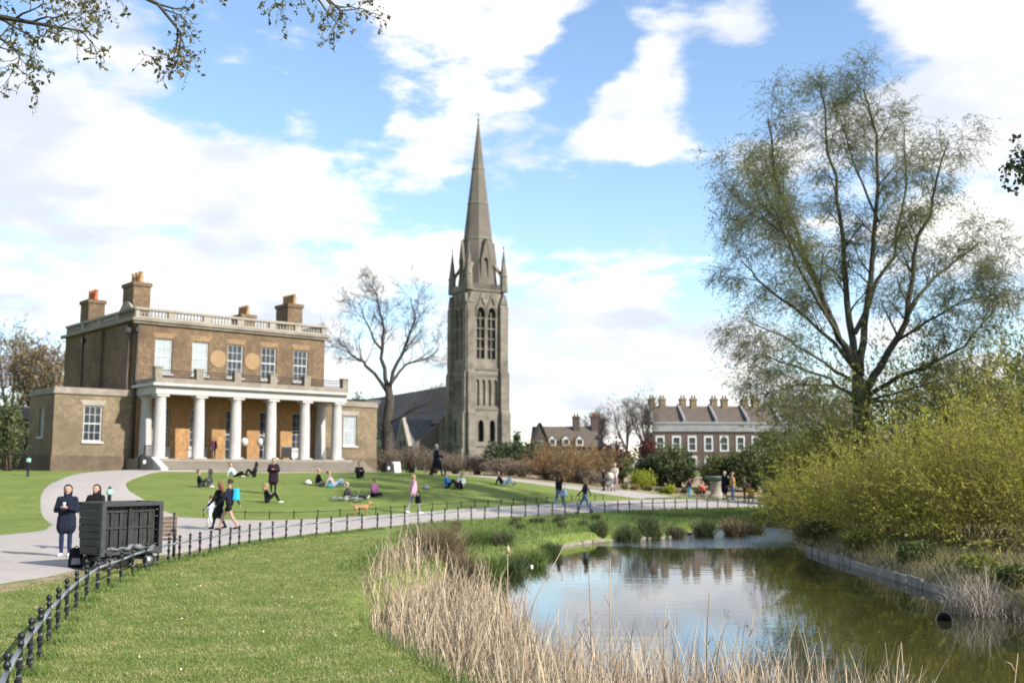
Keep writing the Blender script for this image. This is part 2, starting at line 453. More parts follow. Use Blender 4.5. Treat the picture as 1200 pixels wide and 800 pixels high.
for (s, b, z) in [(0, -5.7, 2.12), (8, -5.7, 1.93), (18, -5.7, 1.72), (0, 0, 2.15), (8, 5, 2.1), (18, 0, 1.9), (24, -3, 1.75), (0, 15, 2.2), (17, 15, 2.1), (-6, 0, 2.1), (-6, 8, 2.2)]:
    p = hpt(s, b); CTRL.append((p.x, p.y, z))
CTRL += [(0, 0, .55), (-6, 0, .5), (8, 0, .3), (-5, 11, 0), (-3, 14, 0), (-7, 18, 0), (-1, 10, -.02), (-3, 25, -.05), (-2, 33, -.08), (2, 44, -.12), (7, 49, -.1), (12, 56, -.08), (-14, 10, .1), (-20, 20, .1), (-30, 30, .2),
         (12, 30, -.05), (12, 20, -.05), (16, 38, .05), (22, 30, .1), (22, 50, .0), (30, 60, .1), (20, 75, .4), (35, 90, .8), (15, 90, 1.0), (0, 95, 1.8), (-40, 55, 1.9), (-45, 75, 2.2), (-30, 110, 2.2), (0, 140, 2.0), (40, 140, 1.5), (-60, 40, 1.5), (50, 40, .5), (45, 10, .4), (-40, 5, .5), (-60, 120, 2.3), (70, 100, 1.2)]
CP = np.array(CTRL); _K = len(CP)


def _phi(r2):
    return np.where(r2 > 1e-9, .5 * r2 * np.log(np.maximum(r2, 1e-9)), 0)


_A = _phi((CP[:, None, 0] - CP[None, :, 0]) ** 2 + (CP[:, None, 1] - CP[None, :, 1]) ** 2) + np.eye(_K) * 6.0
_P = np.c_[np.ones(_K), CP[:, :2]]
_S = np.block([[_A, _P], [_P.T, np.zeros((3, 3))]])
_W = np.linalg.solve(_S, np.r_[CP[:, 2], 0, 0, 0])


def HN(X, Y, pond=True):
    X = np.asarray(X, float); Y = np.asarray(Y, float); sh_ = X.shape; x = X.ravel(); y = Y.ravel()
    z = _W[_K] + _W[_K + 1] * x + _W[_K + 2] * y
    for i in range(_K):
        z = z + _W[i] * _phi((x - CP[i, 0]) ** 2 + (y - CP[i, 1]) ** 2)
    z = np.clip(z, -.15, 2.45)
    far = smooth(90, 190, np.hypot(x, y - 40)); z = z * (1 - far) + 1.9 * far
    if pond:
        near = (x > -8) & (x < 27) & (y > -10) & (y < 60)
        s = smooth(.45, -.55, pond_sd(x[near], y[near])); zn = z[near]; z[near] = zn * (1 - s) + (-1.15) * s
    return z.reshape(sh_)


def H(x, y, pond=True):
    return float(HN(np.array([x]), np.array([y]), pond)[0])


def hit(px, py, zoff=0, pond=False):
    r = raydir(px, py); ds = np.arange(6, 140, .1); k = ds / r.y
    X = r.x * k; Z = CAMH + r.z * k; below = Z < HN(X, ds, pond) + zoff
    i = int(np.argmax(below)) if below.any() else len(ds) - 1
    return Vector((X[i], ds[i], Z[i]))


def axis(dense, step, a1, s1, far):
    v = list(np.arange(dense[0], dense[1] + 1e-6, step)); x = v[-1]; s = step
    while x < a1: x += s1; v.append(x)
    while x < far: s1 *= 1.35; x += s1; v.append(x)
    return v


xs = axis((0, 16), .3, 45, 1.2, 2200); xs = sorted(set([-x for x in xs] + xs))
ys = axis((3, 58), .3, 112, 1.0, 2600); ys = [-400, -120, -40, -15, -6, -2, .5] + ys
XX, YY = np.meshgrid(np.array(xs), np.array(ys)); ZZ = HN(XX, YY)
nx, ny = len(xs), len(ys)
me = bpy.data.meshes.new('ground')
me.vertices.add(nx * ny); me.vertices.foreach_set('co', np.stack([XX, YY, ZZ], -1).reshape(-1).astype(np.float32))
I = np.arange(nx * ny).reshape(ny, nx); Q = np.stack([I[:-1, :-1], I[:-1, 1:], I[1:, 1:], I[1:, :-1]], -1).reshape(-1).astype(np.int32)
me.loops.add(len(Q)); me.loops.foreach_set('vertex_index', Q)
me.polygons.add(len(Q) // 4); me.polygons.foreach_set('loop_start', np.arange(0, len(Q), 4, dtype=np.int32))
me.polygons.foreach_set('use_smooth', np.ones(len(Q) // 4, bool)); me.update(calc_edges=True)
ground = link('ground', me); tag(ground, kind='structure')

# path edges (image points dropped onto the terrain)
A_NEAR = [(-90, 716), (0, 690), (60, 680), (110, 667), (150, 660), (190, 654), (210, 652), (257, 643), (304, 634), (352, 628.5), (406, 622), (458, 617), (521, 611), (584, 606.5), (647, 603), (709, 600), (765, 597.5), (841, 595), (900, 593), (980, 591.5)]
A_FAR = [(-90, 634), (0, 625), (30, 622), (50, 619), (62, 612), (100, 606), (140, 603), (185, 603), (225, 605), (270, 608), (310, 609), (360, 608), (420, 605), (500, 599), (560, 595), (640, 590), (700, 586.5), (760, 584.5), (860, 586), (980, 586)]
an = [hit(*p) for p in A_NEAR]; af = [hit(*p) for p in A_FAR]


def xyd(px, d):
    return Vector(((px - 600) / F * d * 1.007, d, 0))


bl = [xyd(66, 39.5), xyd(54, 43), xyd(50, 46.5), xyd(53, 50), xyd(64, 57), xyd(92, 66), xyd(145, 75), xyd(175, 77.5)]
br_ = [xyd(225, 45.2), xyd(205, 47.5), xyd(189, 50), xyd(172, 52.5), xyd(162, 55), xyd(160, 60), xyd(176, 67), xyd(196, 74)]
cl = [xyd(745, 66.5), xyd(700, 68.3), xyd(660, 70), xyd(620, 72), xyd(580, 74), xyd(540, 77), xyd(500, 80), xyd(470, 83)]
cu = [xyd(800, 70), xyd(745, 72), xyd(690, 73.2), xyd(640, 75), xyd(590, 77), xyd(545, 80), xyd(505, 83), xyd(475, 86)]
dl = [hpt(s, -7.6) for s in (-1.5, 3, 8, 13, 17, 21)]; du = [hpt(s, -5.4) for s in (-1.5, 3, 8, 13, 17, 21)]


def resample(poly, n):
    P = np.array([(p.x, p.y) for p in poly]); s = np.linspace(0, len(P) - 1, n); out = []
    for t in s:  # catmull-rom
        i = min(int(t), len(P) - 2); f = t - i; p0, p1, p2, p3 = P[max(i - 1, 0)], P[i], P[i + 1], P[min(i + 2, len(P) - 1)]
        out.append(.5 * (2 * p1 + (p2 - p0) * f + (2 * p0 - 5 * p1 + 4 * p2 - p3) * f * f + (3 * p1 - p0 - 3 * p2 + p3) * f ** 3))
    return np.array(out)


def strip(name, e1, e2, n, m, off, mat):
    a = resample(e1, n); b = resample(e2, n); t = np.linspace(0, 1, m)[None, :, None]
    G = a[:, None] * (1 - t) + b[:, None] * t; Z = HN(G[..., 0], G[..., 1], False) + off
    Z[:, 0] -= off + .05; Z[:, -1] -= off + .05
    me = bpy.data.meshes.new(name); V = np.concatenate([G, Z[..., None]], -1).reshape(-1, 3)
    I = np.arange(n * m).reshape(n, m); Qd = np.stack([I[:-1, :-1], I[:-1, 1:], I[1:, 1:], I[1:, :-1]], -1).reshape(-1, 4)
    me.from_pydata(V.tolist(), [], Qd.tolist()); me.polygons.foreach_set('use_smooth', [True] * len(Qd))
    return tag(link(name, me, None, mat), kind='structure'), G


m, t, out = newmat('tarmac')
b = t.nodes.new('ShaderNodeBsdfPrincipled'); t.links.new(b.outputs[0], out.inputs[0]); b.inputs['Roughness'].default_value = .85; b.inputs['Specular IOR Level'].default_value = .25
col = mixc(t, ramp(t, tex(t, 'n', .35, 5, .6), .35, .7), (.34, .30, .272), (.29, .258, .235))
col = mixc(t, ramp(t, tex(t, 'n', 26, 3, .6), .35, .7), col, (.38, .338, .305))
col = mixc(t, ramp(t, tex(t, 'n', 2.2, 6, .7), .55, .72), col, (.24, .215, .195))
t.links.new(col, b.inputs['Base Color'])
bp = t.nodes.new('ShaderNodeBump'); bp.inputs['Strength'].default_value = .35; bp.inputs['Distance'].default_value = .01
t.links.new(tex(t, 'n', 60, 4), bp.inputs['Height']); t.links.new(bp.outputs[0], b.inputs['Normal'])
_, GA = strip('tarmac_path', an, af, 190, 14, .032, 'tarmac')
_, GB = strip('tarmac_path', bl, br_, 120, 12, .040, 'tarmac')
_, GC = strip('tarmac_path', cl, cu, 120, 8, .047, 'tarmac')
surf('flagstone', (.36, .315, .26), (.30, .26, .215), 1.3, .85, .1, 20)
_, GD = strip('pavement', dl, du, 60, 6, .055, 'flagstone')

# ground colour mask: bare soil along path rims, beds and pond bank
soil = np.zeros(XX.shape)
near = (XX > -45) & (XX < 45) & (YY > 3) & (YY < 112)
xn, yn = XX[near], YY[near]; sn = np.zeros(xn.shape)
edge = resample(an, 400)
d2 = np.min(np.hypot(xn[:, None] - edge[None, ::2, 0], yn[:, None] - edge[None, ::2, 1]), 1)
sn = np.maximum(sn, smooth(.75, .1, d2) * np.where(yn < 30, 1.0, .55))
edge = resample(af, 200)
d2 = np.min(np.hypot(xn[:, None] - edge[None, ::2, 0], yn[:, None] - edge[None, ::2, 1]), 1)
sn = np.maximum(sn, smooth(.6, .1, d2) * .5)
cuE = resample(cu, 60)
# planting beds beyond the back path
cuy = np.interp(xn, cuE[::-1, 0][np.argsort(cuE[::-1, 0])], cuE[::-1, 1][np.argsort(cuE[::-1, 0])])
bed = (xn > cuE[:, 0].min()) & (yn > cuy + 1.0) & (xn < 40)
sn = np.where(bed, 1.0, sn)
sd = pond_sd(xn, yn); sn = np.maximum(sn, smooth(.22, .02, sd))
sn = np.maximum(sn, ((xn > 9.2) & (yn < 45) & (sd > 0) & (xn < 30)) * .8)
soil[near] = sn
ca = ground.data.attributes.new('soil', 'FLOAT', 'POINT'); ca.data.foreach_set('value', soil.ravel().astype(np.float32))
m, t, out = newmat('grass_ground')
b = t.nodes.new('ShaderNodeBsdfPrincipled'); t.links.new(b.outputs[0], out.inputs[0]); b.inputs['Roughness'].default_value = .95; b.inputs['Specular IOR Level'].default_value = .08
col = mixc(t, ramp(t, tex(t, 'n', .5, 6, .65), .33, .68), (.135, .185, .04), (.235, .265, .082))
col = mixc(t, ramp(t, tex(t, 'n', 9, 4, .7), .35, .75), col, (.088, .13, .028))
col = mixc(t, ramp(t, tex(t, 'n', 1.7, 6, .72), .57, .75), col, (.29, .265, .12))
at_ = t.nodes.new('ShaderNodeAttribute'); at_.attribute_name = 'soil'
mm = t.nodes.new('ShaderNodeMath'); mm.operation = 'MULTIPLY_ADD'; t.links.new(tex(t, 'n', 3.5, 5, .7), mm.inputs[0]); mm.inputs[1].default_value = .9; t.links.new(at_.outputs['Fac'], mm.inputs[2])
soilc = mixc(t, ramp(t, tex(t, 'n', 4, 5, .6), .35, .65), (.37, .285, .185), (.21, .165, .10))
col = mixc(t, ramp(t, mm.outputs[0], .95, 1.3), col, soilc)
t.links.new(col, b.inputs['Base Color'])
bp = t.nodes.new('ShaderNodeBump'); bp.inputs['Strength'].default_value = .8; bp.inputs['Distance'].default_value = .05
t.links.new(tex(t, 'n', 14, 5, .75), bp.inputs['Height']); t.links.new(bp.outputs[0], b.inputs['Normal'])
ground.data.materials.append(m)

# ------------------------------------------------------------------ water
WZ = -.5
m, t, out = newmat('pond_water')
b = t.nodes.new('ShaderNodeBsdfPrincipled'); t.links.new(b.outputs[0], out.inputs[0])
b.inputs['Base Color'].default_value = (.020, .021, .008, 1); b.inputs['Roughness'].default_value = .015; b.inputs['IOR'].default_value = 2.0; b.inputs['Specular IOR Level'].default_value = .5
g = t.nodes.new('ShaderNodeNewGeometry')
mp = t.nodes.new('ShaderNodeMapping'); mp.inputs['Scale'].default_value = (.6, 1.7, 1); t.links.new(g.outputs['Position'], mp.inputs[0])
nz = t.nodes.new('ShaderNodeTexNoise'); nz.inputs['Scale'].default_value = 1.6; nz.inputs['Detail'].default_value = 3; t.links.new(mp.outputs[0], nz.inputs[0])
nf = t.nodes.new('ShaderNodeTexNoise'); nf.inputs['Scale'].default_value = 9; nf.inputs['Detail'].default_value = 4; t.links.new(mp.outputs[0], nf.inputs[0])
# a breeze ruffles the water at the far end of the pond
ds = t.nodes.new('ShaderNodeVectorMath'); ds.operation = 'DISTANCE'; ds.inputs[1].default_value = (5.9, 44.6, WZ)
mp2 = t.nodes.new('ShaderNodeMapping'); mp2.inputs['Scale'].default_value = (.72, 1.0, 1); t.links.new(g.outputs['Position'], mp2.inputs[0]); t.links.new(mp2.outputs[0], ds.inputs[0])
ad = t.nodes.new('ShaderNodeMath'); ad.operation = 'MULTIPLY_ADD'; t.links.new(nz.outputs[0], ad.inputs[0]); ad.inputs[1].default_value = 4.0; t.links.new(ds.outputs['Value'], ad.inputs[2])
ruff = t.nodes.new('ShaderNodeMapRange'); ruff.inputs[1].default_value = 9.2; ruff.inputs[2].default_value = 8.2; ruff.inputs[3].default_value = 0; ruff.inputs[4].default_value = .5; t.links.new(ad.outputs[0], ruff.inputs[0])
b1 = t.nodes.new('ShaderNodeBump'); b1.inputs['Strength'].default_value = .10; b1.inputs['Distance'].default_value = .02; t.links.new(nz.outputs[0], b1.inputs['Height'])
b2 = t.nodes.new('ShaderNodeBump'); b2.inputs['Distance'].default_value = .05; t.links.new(nf.outputs[0], b2.inputs['Height']); t.links.new(ruff.outputs[0], b2.inputs['Strength']); t.links.new(b1.outputs[0], b2.inputs['Normal'])
t.links.new(b2.outputs[0], b.inputs['Normal'])
rm_ = t.nodes.new('ShaderNodeMapRange'); rm_.inputs[2].default_value = .5; rm_.inputs[3].default_value = .015; rm_.inputs[4].default_value = .04; t.links.new(ruff.outputs[0], rm_.inputs[0]); t.links.new(rm_.outputs[0], b.inputs['Roughness'])
mb = MB(); mb.add([(-6, -6, WZ), (24, -6, WZ), (24, 57, WZ), (-6, 57, WZ)], [(0, 1, 2, 3)])
water = mb.build('pond_water', 'pond_water', recalc=False); tag(water, kind='structure')
# ------------------------------------------------------------------ villa
def sash(parent, tf, xc, wd, z0, z1, pane_mat, cols=3, rows=4, frame='white_paint', sill=True):
    """sash window in local frame tf (x across, y into the wall, z up)"""
    f = MB(); fw = .09
    f.box(xc - wd / 2, xc - wd / 2 + fw, .12, .24, z0, z1); f.box(xc + wd / 2 - fw, xc + wd / 2, .12, .24, z0, z1)
    f.box(xc - wd / 2 + fw, xc + wd / 2 - fw, .12, .24, z0, z0 + fw); f.box(xc - wd / 2 + fw, xc + wd / 2 - fw, .12, .24, z1 - fw, z1)
    zm = (z0 + z1) / 2; f.box(xc - wd / 2 + fw, xc + wd / 2 - fw, .13, .23, zm - .045, zm + .045)
    for i in range(1, cols):
        x = xc - wd / 2 + fw + (wd - 2 * fw) * i / cols; f.box(x - .016, x + .016, .145, .215, z0 + fw, z1 - fw)
    for i in range(1, rows):
        z = z0 + (z1 - z0) * i / rows
        if abs(z - zm) > .1: f.box(xc - wd / 2 + fw, xc + wd / 2 - fw, .15, .21, z - .016, z + .016)
    f.v = [tuple(tf @ Vector(v)) for v in f.v]; o = f.build('window', frame, parent)
    p = MB(); p.box(xc - wd / 2 + .02, xc + wd / 2 - .02, .175, .19, z0 + .02, z1 - .02); p.v = [tuple(tf @ Vector(v)) for v in p.v]; p.build('pane', pane_mat, o)
    if sill:
        s_ = MB(); s_.box(xc - wd / 2 - .12, xc + wd / 2 + .12, -.14, .16, z0 - .16, z0 - .002); s_.v = [tuple(tf @ Vector(v)) for v in s_.v]; s_.build('sill', 'stucco', o)
    return o


GZ = 2.0
hs = empty('brick_villa', (HOUSE0.x, HOUSE0.y, GZ), HA, 'two storey stock brick villa with white columned portico above the lawn', 'house')
O = (0, 0, -GZ); LZ = 16.6; DP = 15.0


def hb(name, mat, fn, parent=None):
    mb = MB(O); fn(mb); return mb.build(name, mat, parent or hs)


WX = [2.3 + 3 * k for k in range(5)]
up = [rect(x - .68, x + .68, 9.55, 12.2) for x in WX]; gr_ = [rect(x - .68, x + .68, 3.9 if k in (0, 1, 4) else 3.05, 6.9) for k, x in enumerate(WX)]
hb('front_wall', 'stock_brick', lambda m_: m_.plate(rect(0, LZ, 1.4, 13.4), up + gr_, 0, .4))
hb('side_wall', 'stock_brick', lambda m_: (m_.box(0, .4, .4, DP, 1.4, 13.4), m_.box(-.22, 0, 6.2, 9.6, 1.4, 13.2), m_.box(-.22, 0, .6, 3.2, 1.4, 13.2)))
hb('side_wall', 'stock_brick', lambda m_: m_.box(LZ - .4, LZ, .4, DP, 1.4, 13.4))
hb('back_wall', 'stock_brick', lambda m_: m_.box(.4, LZ - .4, DP - .4, DP, 1.4, 13.4))
hb('interior', 'dark_void', lambda m_: m_.box(.45, LZ - .45, .95, DP - .45, 1.5, 13.3))
hb('roof', 'slate', lambda m_: m_.add([(.3, .3, 13.42), (LZ - .3, .3, 13.42), (LZ - .3, DP - .3, 13.42), (.3, DP - .3, 13.42), (5, 6, 14.5), (LZ - 5, 6, 14.5), (LZ - 5, 9, 14.5), (5, 9, 14.5)], [(0, 1, 5, 4), (1, 2, 6, 5), (2, 3, 7, 6), (3, 0, 4, 7), (4, 5, 6, 7)]))
hb('cornice', 'worn_stone', lambda m_: (m_.box(-.35, LZ + .35, -.35, DP + .35, 13.403, 13.62), m_.box(-.2, LZ + .2, -.2, -.002, 13.22, 13.403)))
# parapet: piers, coping, balusters in bays
PX = [0.0, 2.9, 5.8, 8.7, 11.6, 14.0, LZ]


def parapet(length, tf, bays):
    k = MB(O); cop = MB(O)
    cop.box(-.12, length + .12, -.06, .4, 14.28, 14.46); k.box(-.05, length + .05, 0, .34, 13.623, 13.8)
    for x in bays: k.box(max(x - .3, 0), min(x + .3, length), .02, .32, 13.8, 14.278)
    for q in (k, cop): q.v = [tuple(tf @ Vector(v)) for v in q.v]
    p = k.build('parapet', 'stone', hs); cop.build('coping', 'stone', p)
    for a, b_ in zip(bays[:-1], bays[1:]):
        bb = MB(O); n = int((b_ - a - .7) / .27)
        for i in range(n):
            x = a + .35 + (b_ - a - .7) * (i + .5) / n; bb.lathe((x, .17, 13.8), [(.05, 0), (.085, .14), (.045, .32), (.06, .478)], 5, cap=False)
        bb.v = [tuple(tf @ Vector(v)) for v in bb.v]; bb.build('balusters', 'stone', p)


parapet(LZ, Matrix.Identity(4), PX)
parapet(DP, Matrix.Translation((-.0, DP, 0)) @ Matrix.Rotation(-math.pi / 2, 4, 'Z'), [0, 3.8, 7.5, 11.2, DP])
parapet(DP, Matrix.Translation((LZ, 0, 0)) @ Matrix.Rotation(math.pi / 2, 4, 'Z'), [0, 3.8, 7.5, 11.2, DP])
I4 = Matrix.Translation((0, 0, -GZ))
for k, x in enumerate(WX):
    wo = sash(hs, I4, x, 1.36, 9.55, 12.2, 'pale_blind' if k < 2 else 'glass')
    if k < 2: wo['label'] = 'sash window with pale blind drawn'
    sash(hs, I4, x, 1.36, gr_[k][0][1], 6.9, 'glass', 3, 5, 'stucco', k in (0, 1, 4))
    hb('lintel', 'gauged_brick', lambda m_, x=x: m_.plate([(x - .72, 12.22), (x + .72, 12.22), (x + .9, 12.62), (x - .9, 12.62)], [], -.012, .05))
for x in (6.8, 9.8):
    hb('roundel', 'tan_plaster', lambda m_, x=x: m_.plate([(x + .68 * math.cos(a * math.pi / 16), 10.95 + .68 * math.sin(a * math.pi / 16)) for a in range(32)], [], -.05, .05))
# portico
hb('portico_wall', 'bounce_lit_brick', lambda m_: m_.plate(rect(.35, 16.25, 3.003, 8.04), gr_, -.02, .1))  # plate over the front wall, its colour carrying the warm bounce light
hb('portico_floor', 'worn_stone', lambda m_: m_.box(-.25, 17.0, -3.95, -.003, 1.3, 3.0))
for i in range(6):
    z = 2.84 - i * .165
    hb('step', 'stone', lambda m_, i=i, z=z: (m_.box(.3, 17.9, -3.95 - (i + 1) * .33, -3.952 - i * .33, 1.2, z - .05), m_.box(.3, 17.9, -4.08 - (i + 1) * .33, -3.952 - i * .33, z - .055, z)))
hb('cheek_wall', 'stucco', lambda m_: m_.plate([(-.25, 1.2), (-.1, 1.2), (.28, 1.2), (.28, 3.1), (-.25, 3.1)], [], -4.5, -3.96))
hb('cheek_wall', 'stucco', lambda m_: m_.add([(-.25, -6.2, 1.3), (.28, -6.2, 1.3), (.28, -4.5, 1.3), (-.25, -4.5, 1.3), (-.25, -6.2, 2.3), (.28, -6.2, 2.3), (.28, -4.502, 3.05), (-.25, -4.502, 3.05)], [(0, 1, 5, 4), (1, 2, 6, 5), (3, 0, 4, 7), (4, 5, 6, 7), (2, 3, 7, 6)]))


def column(x, y):
    c = MB(O); c.box(x - .5, x + .5, y - .5, y + .5, 3.003, 3.1)
    c.lathe((x, y, 3.1), [(.47, 0), (.47, .06), (.45, .1), (.445, 1.4), (.425, 2.6), (.385, 3.95), (.38, 4.2), (.40, 4.24), (.40, 4.3), (.45, 4.42)], 20, cap=False)
    c.box(x - .47, x + .47, y - .47, y + .47, 7.52, 7.697); return c.build('column', 'stucco', hs)


for k in range(6): column(.85 + 3.02 * k, -3.15)
for x in (.85, 15.95): column(x, -.62)
hb('entablature', 'stucco', lambda m_: (m_.box(.25, 16.55, -3.68, -2.68, 7.7, 8.28), m_.box(.25, 1.3, -2.68, -.003, 7.7, 8.28), m_.box(15.5, 16.55, -2.68, -.003, 7.7, 8.28), m_.box(-.1, 16.9, -4.03, -.003, 8.28, 8.47)))
hb('portico_ceiling', 'stucco', lambda m_: m_.box(1.3, 15.5, -2.68, -.003, 8.05, 8.278))
hb('blocking_course', 'worn_stone', lambda m_: m_.box(.15, 16.65, -3.78, -.003, 8.473, 8.86))
bal = [.4, 3.6, 6.7, 9.75, 12.8, 16.4]
for x in bal:
    hb('pedestal', 'worn_stone', lambda m_, x=x: (m_.box(x - .28, x + .28, -3.72, -3.2, 8.863, 9.58), m_.box(x - .33, x + .33, -3.77, -3.15, 9.58, 9.68)))
for a, b_ in zip(bal[:-1], bal[1:]):
    def rl(m_):
        m_.box(a + .3, b_ - .3, -3.48, -3.43, 9.42, 9.48); m_.box(a + .3, b_ - .3, -3.475, -3.435, 8.95, 8.99); m_.box(a + .3, b_ - .3, -3.475, -3.435, 9.22, 9.25)
        n = int((b_ - a) / .2)
        for i in range(n):
            x = a + .3 + (b_ - a - .6) * (i + .5) / n; m_.box(x - .014, x + .014, -3.47, -3.44, 8.863, 9.42)
    hb('railing', 'black_metal', rl)
for x in (.6, 16.2):
    def rl(m_):
        for z in (3.15, 3.95): m_.box(x - .02, x + .02, -2.6, -1.1, z, z + .04)
        for i in range(11): m_.box(x - .012, x + .012, -2.55 + i * .14, -2.526 + i * .14, 3.003, 3.95)
    hb('railing', 'black_metal', rl)
for k, x in enumerate(WX):      # pale stone piers flanking the ground-floor windows
    if k in (0, 1, 4): hb('window_apron', 'stucco', lambda m_, x=x: m_.box(x - .78, x + .78, -.06, -.004, 3.05, 3.7))
# wings
for side in (0, 1):
    x0, x1 = (-5.6, -.003) if side == 0 else (LZ + .003, LZ + 5.6); xc = (x0 + x1) / 2
    wn = hb('wing', 'wing_brick', lambda m_: (m_.plate(rect(x0, x1, 3.2, 7.65), [rect(xc - .68, xc + .68, 4.25, 6.85)], .15, .5), m_.box(x0, x0 + .35, .5, 5.6, 3.2, 7.65) if side else m_.plate(rect(-5.6, -.5, 3.2, 7.65), [rect(-3.2, -2.2, 4.6, 6.7)], 0, .35, Matrix.Translation((x0, 0, 0)) @ Matrix.Rotation(-math.pi / 2, 4, 'Z')), m_.box(x1 - .35, x1, .5, 5.6, 3.2, 7.65), m_.box(x0 + .35, x1 - .35, 5.25, 5.6, 3.2, 7.65)))
    hb('interior', 'dark_void', lambda m_: m_.box(x0 + .4, x1 - .4, .7, 5.2, 3.0, 7.6))
    hb('plinth', 'dark_brick', lambda m_: m_.box(x0 - .08, x1, .07, 5.7, 1.3, 3.197))
    hb('coping', 'worn_stone', lambda m_: (m_.box(x0 - .12, x1, .02, 5.75, 7.653, 7.86), m_.box(x0 - .04, x1, .1, 5.65, 7.86, 8.13)))
    hb('lintel', 'stone', lambda m_: m_.plate([(xc - .75, 6.87), (xc + .75, 6.87), (xc + .95, 7.25), (xc - .95, 7.25)], [], .138, .2))
    sash(hs, Matrix.Translation((0, .15, -GZ)), xc, 1.36, 4.25, 6.85, 'glass' if side == 0 else 'pale_blind')
sash(hs, Matrix.Translation((-5.6, 0, -GZ)) @ Matrix.Rotation(-math.pi / 2, 4, 'Z'), -2.7, 1.0, 4.6, 6.7, 'pale_blind', 2, 4)


def stack(x0, x1, y0, y1, z1, pots, pm, lab=None):
    c = hb('chimney', 'stock_brick', lambda m_: (m_.box(x0, x1, y0, y1, 12.9, z1 - .3), m_.box(x0 - .1, x1 + .1, y0 - .1, y1 + .1, z1 - .3, z1)))
    for i in range(pots):
        y = y0 + (y1 - y0) * (i + .5) / pots
        p = MB(O); p.lathe(((x0 + x1) / 2, y, z1), [(.2, 0), (.18, .1), (.15, .75), (.19, .8), (.19, .9), (.14, .92)], 9); p.build('chimney_pot', pm, c)


hb('shoulder', 'stone', lambda m_: m_.plate([(-3.3, 14.3), (-.6, 14.3)] + [(-.6 - 2.7 * i / 8, 14.35 + .75 * math.sin(math.pi * i / 8)) for i in range(9)], [], -.06, .12, Matrix.Rotation(-math.pi / 2, 4, 'Z')))
stack(.15, 1.5, 1.0, 3.1, 16.55, 3, 'pot_buff'); stack(.15, 1.5, 10.3, 12.2, 16.3, 3, 'pot_red')
stack(LZ - 1.6, LZ - .15, 3.6, 5.7, 16.7, 5, 'pot_buff'); stack(LZ - 1.6, LZ - .15, 12.2, 14.2, 16.7, 4, 'pot_buff')
for (x, y) in [(-.33, .45), (-.33, 9.85), (.12, -.16)]:
    hb('downpipe', 'black_metal', lambda m_: (m_.tube([(x, y, 1.5), (x, y, 13.2)], .075, 8), m_.cbox((x, y, 12.7), (.3, .3, .35))))

# ------------------------------------------------------------------ church
CD = 230; cx, cy = at(559, 545, CD).x, CD
CA = R(28); CZ = 2.0
ch = empty('gothic_church', (cx, cy, CZ), CA, 'tall grey stone church tower with needle spire and long dark nave roof', 'church')
OC = (0, 0, -CZ)


def cb_(name, mat, fn, parent=None, tf=None):
    mb = MB(OC); fn(mb)
    if tf is not None: mb.v = [tuple(tf @ Vector(v)) for v in mb.v]
    return mb.build(name, mat, parent or ch)


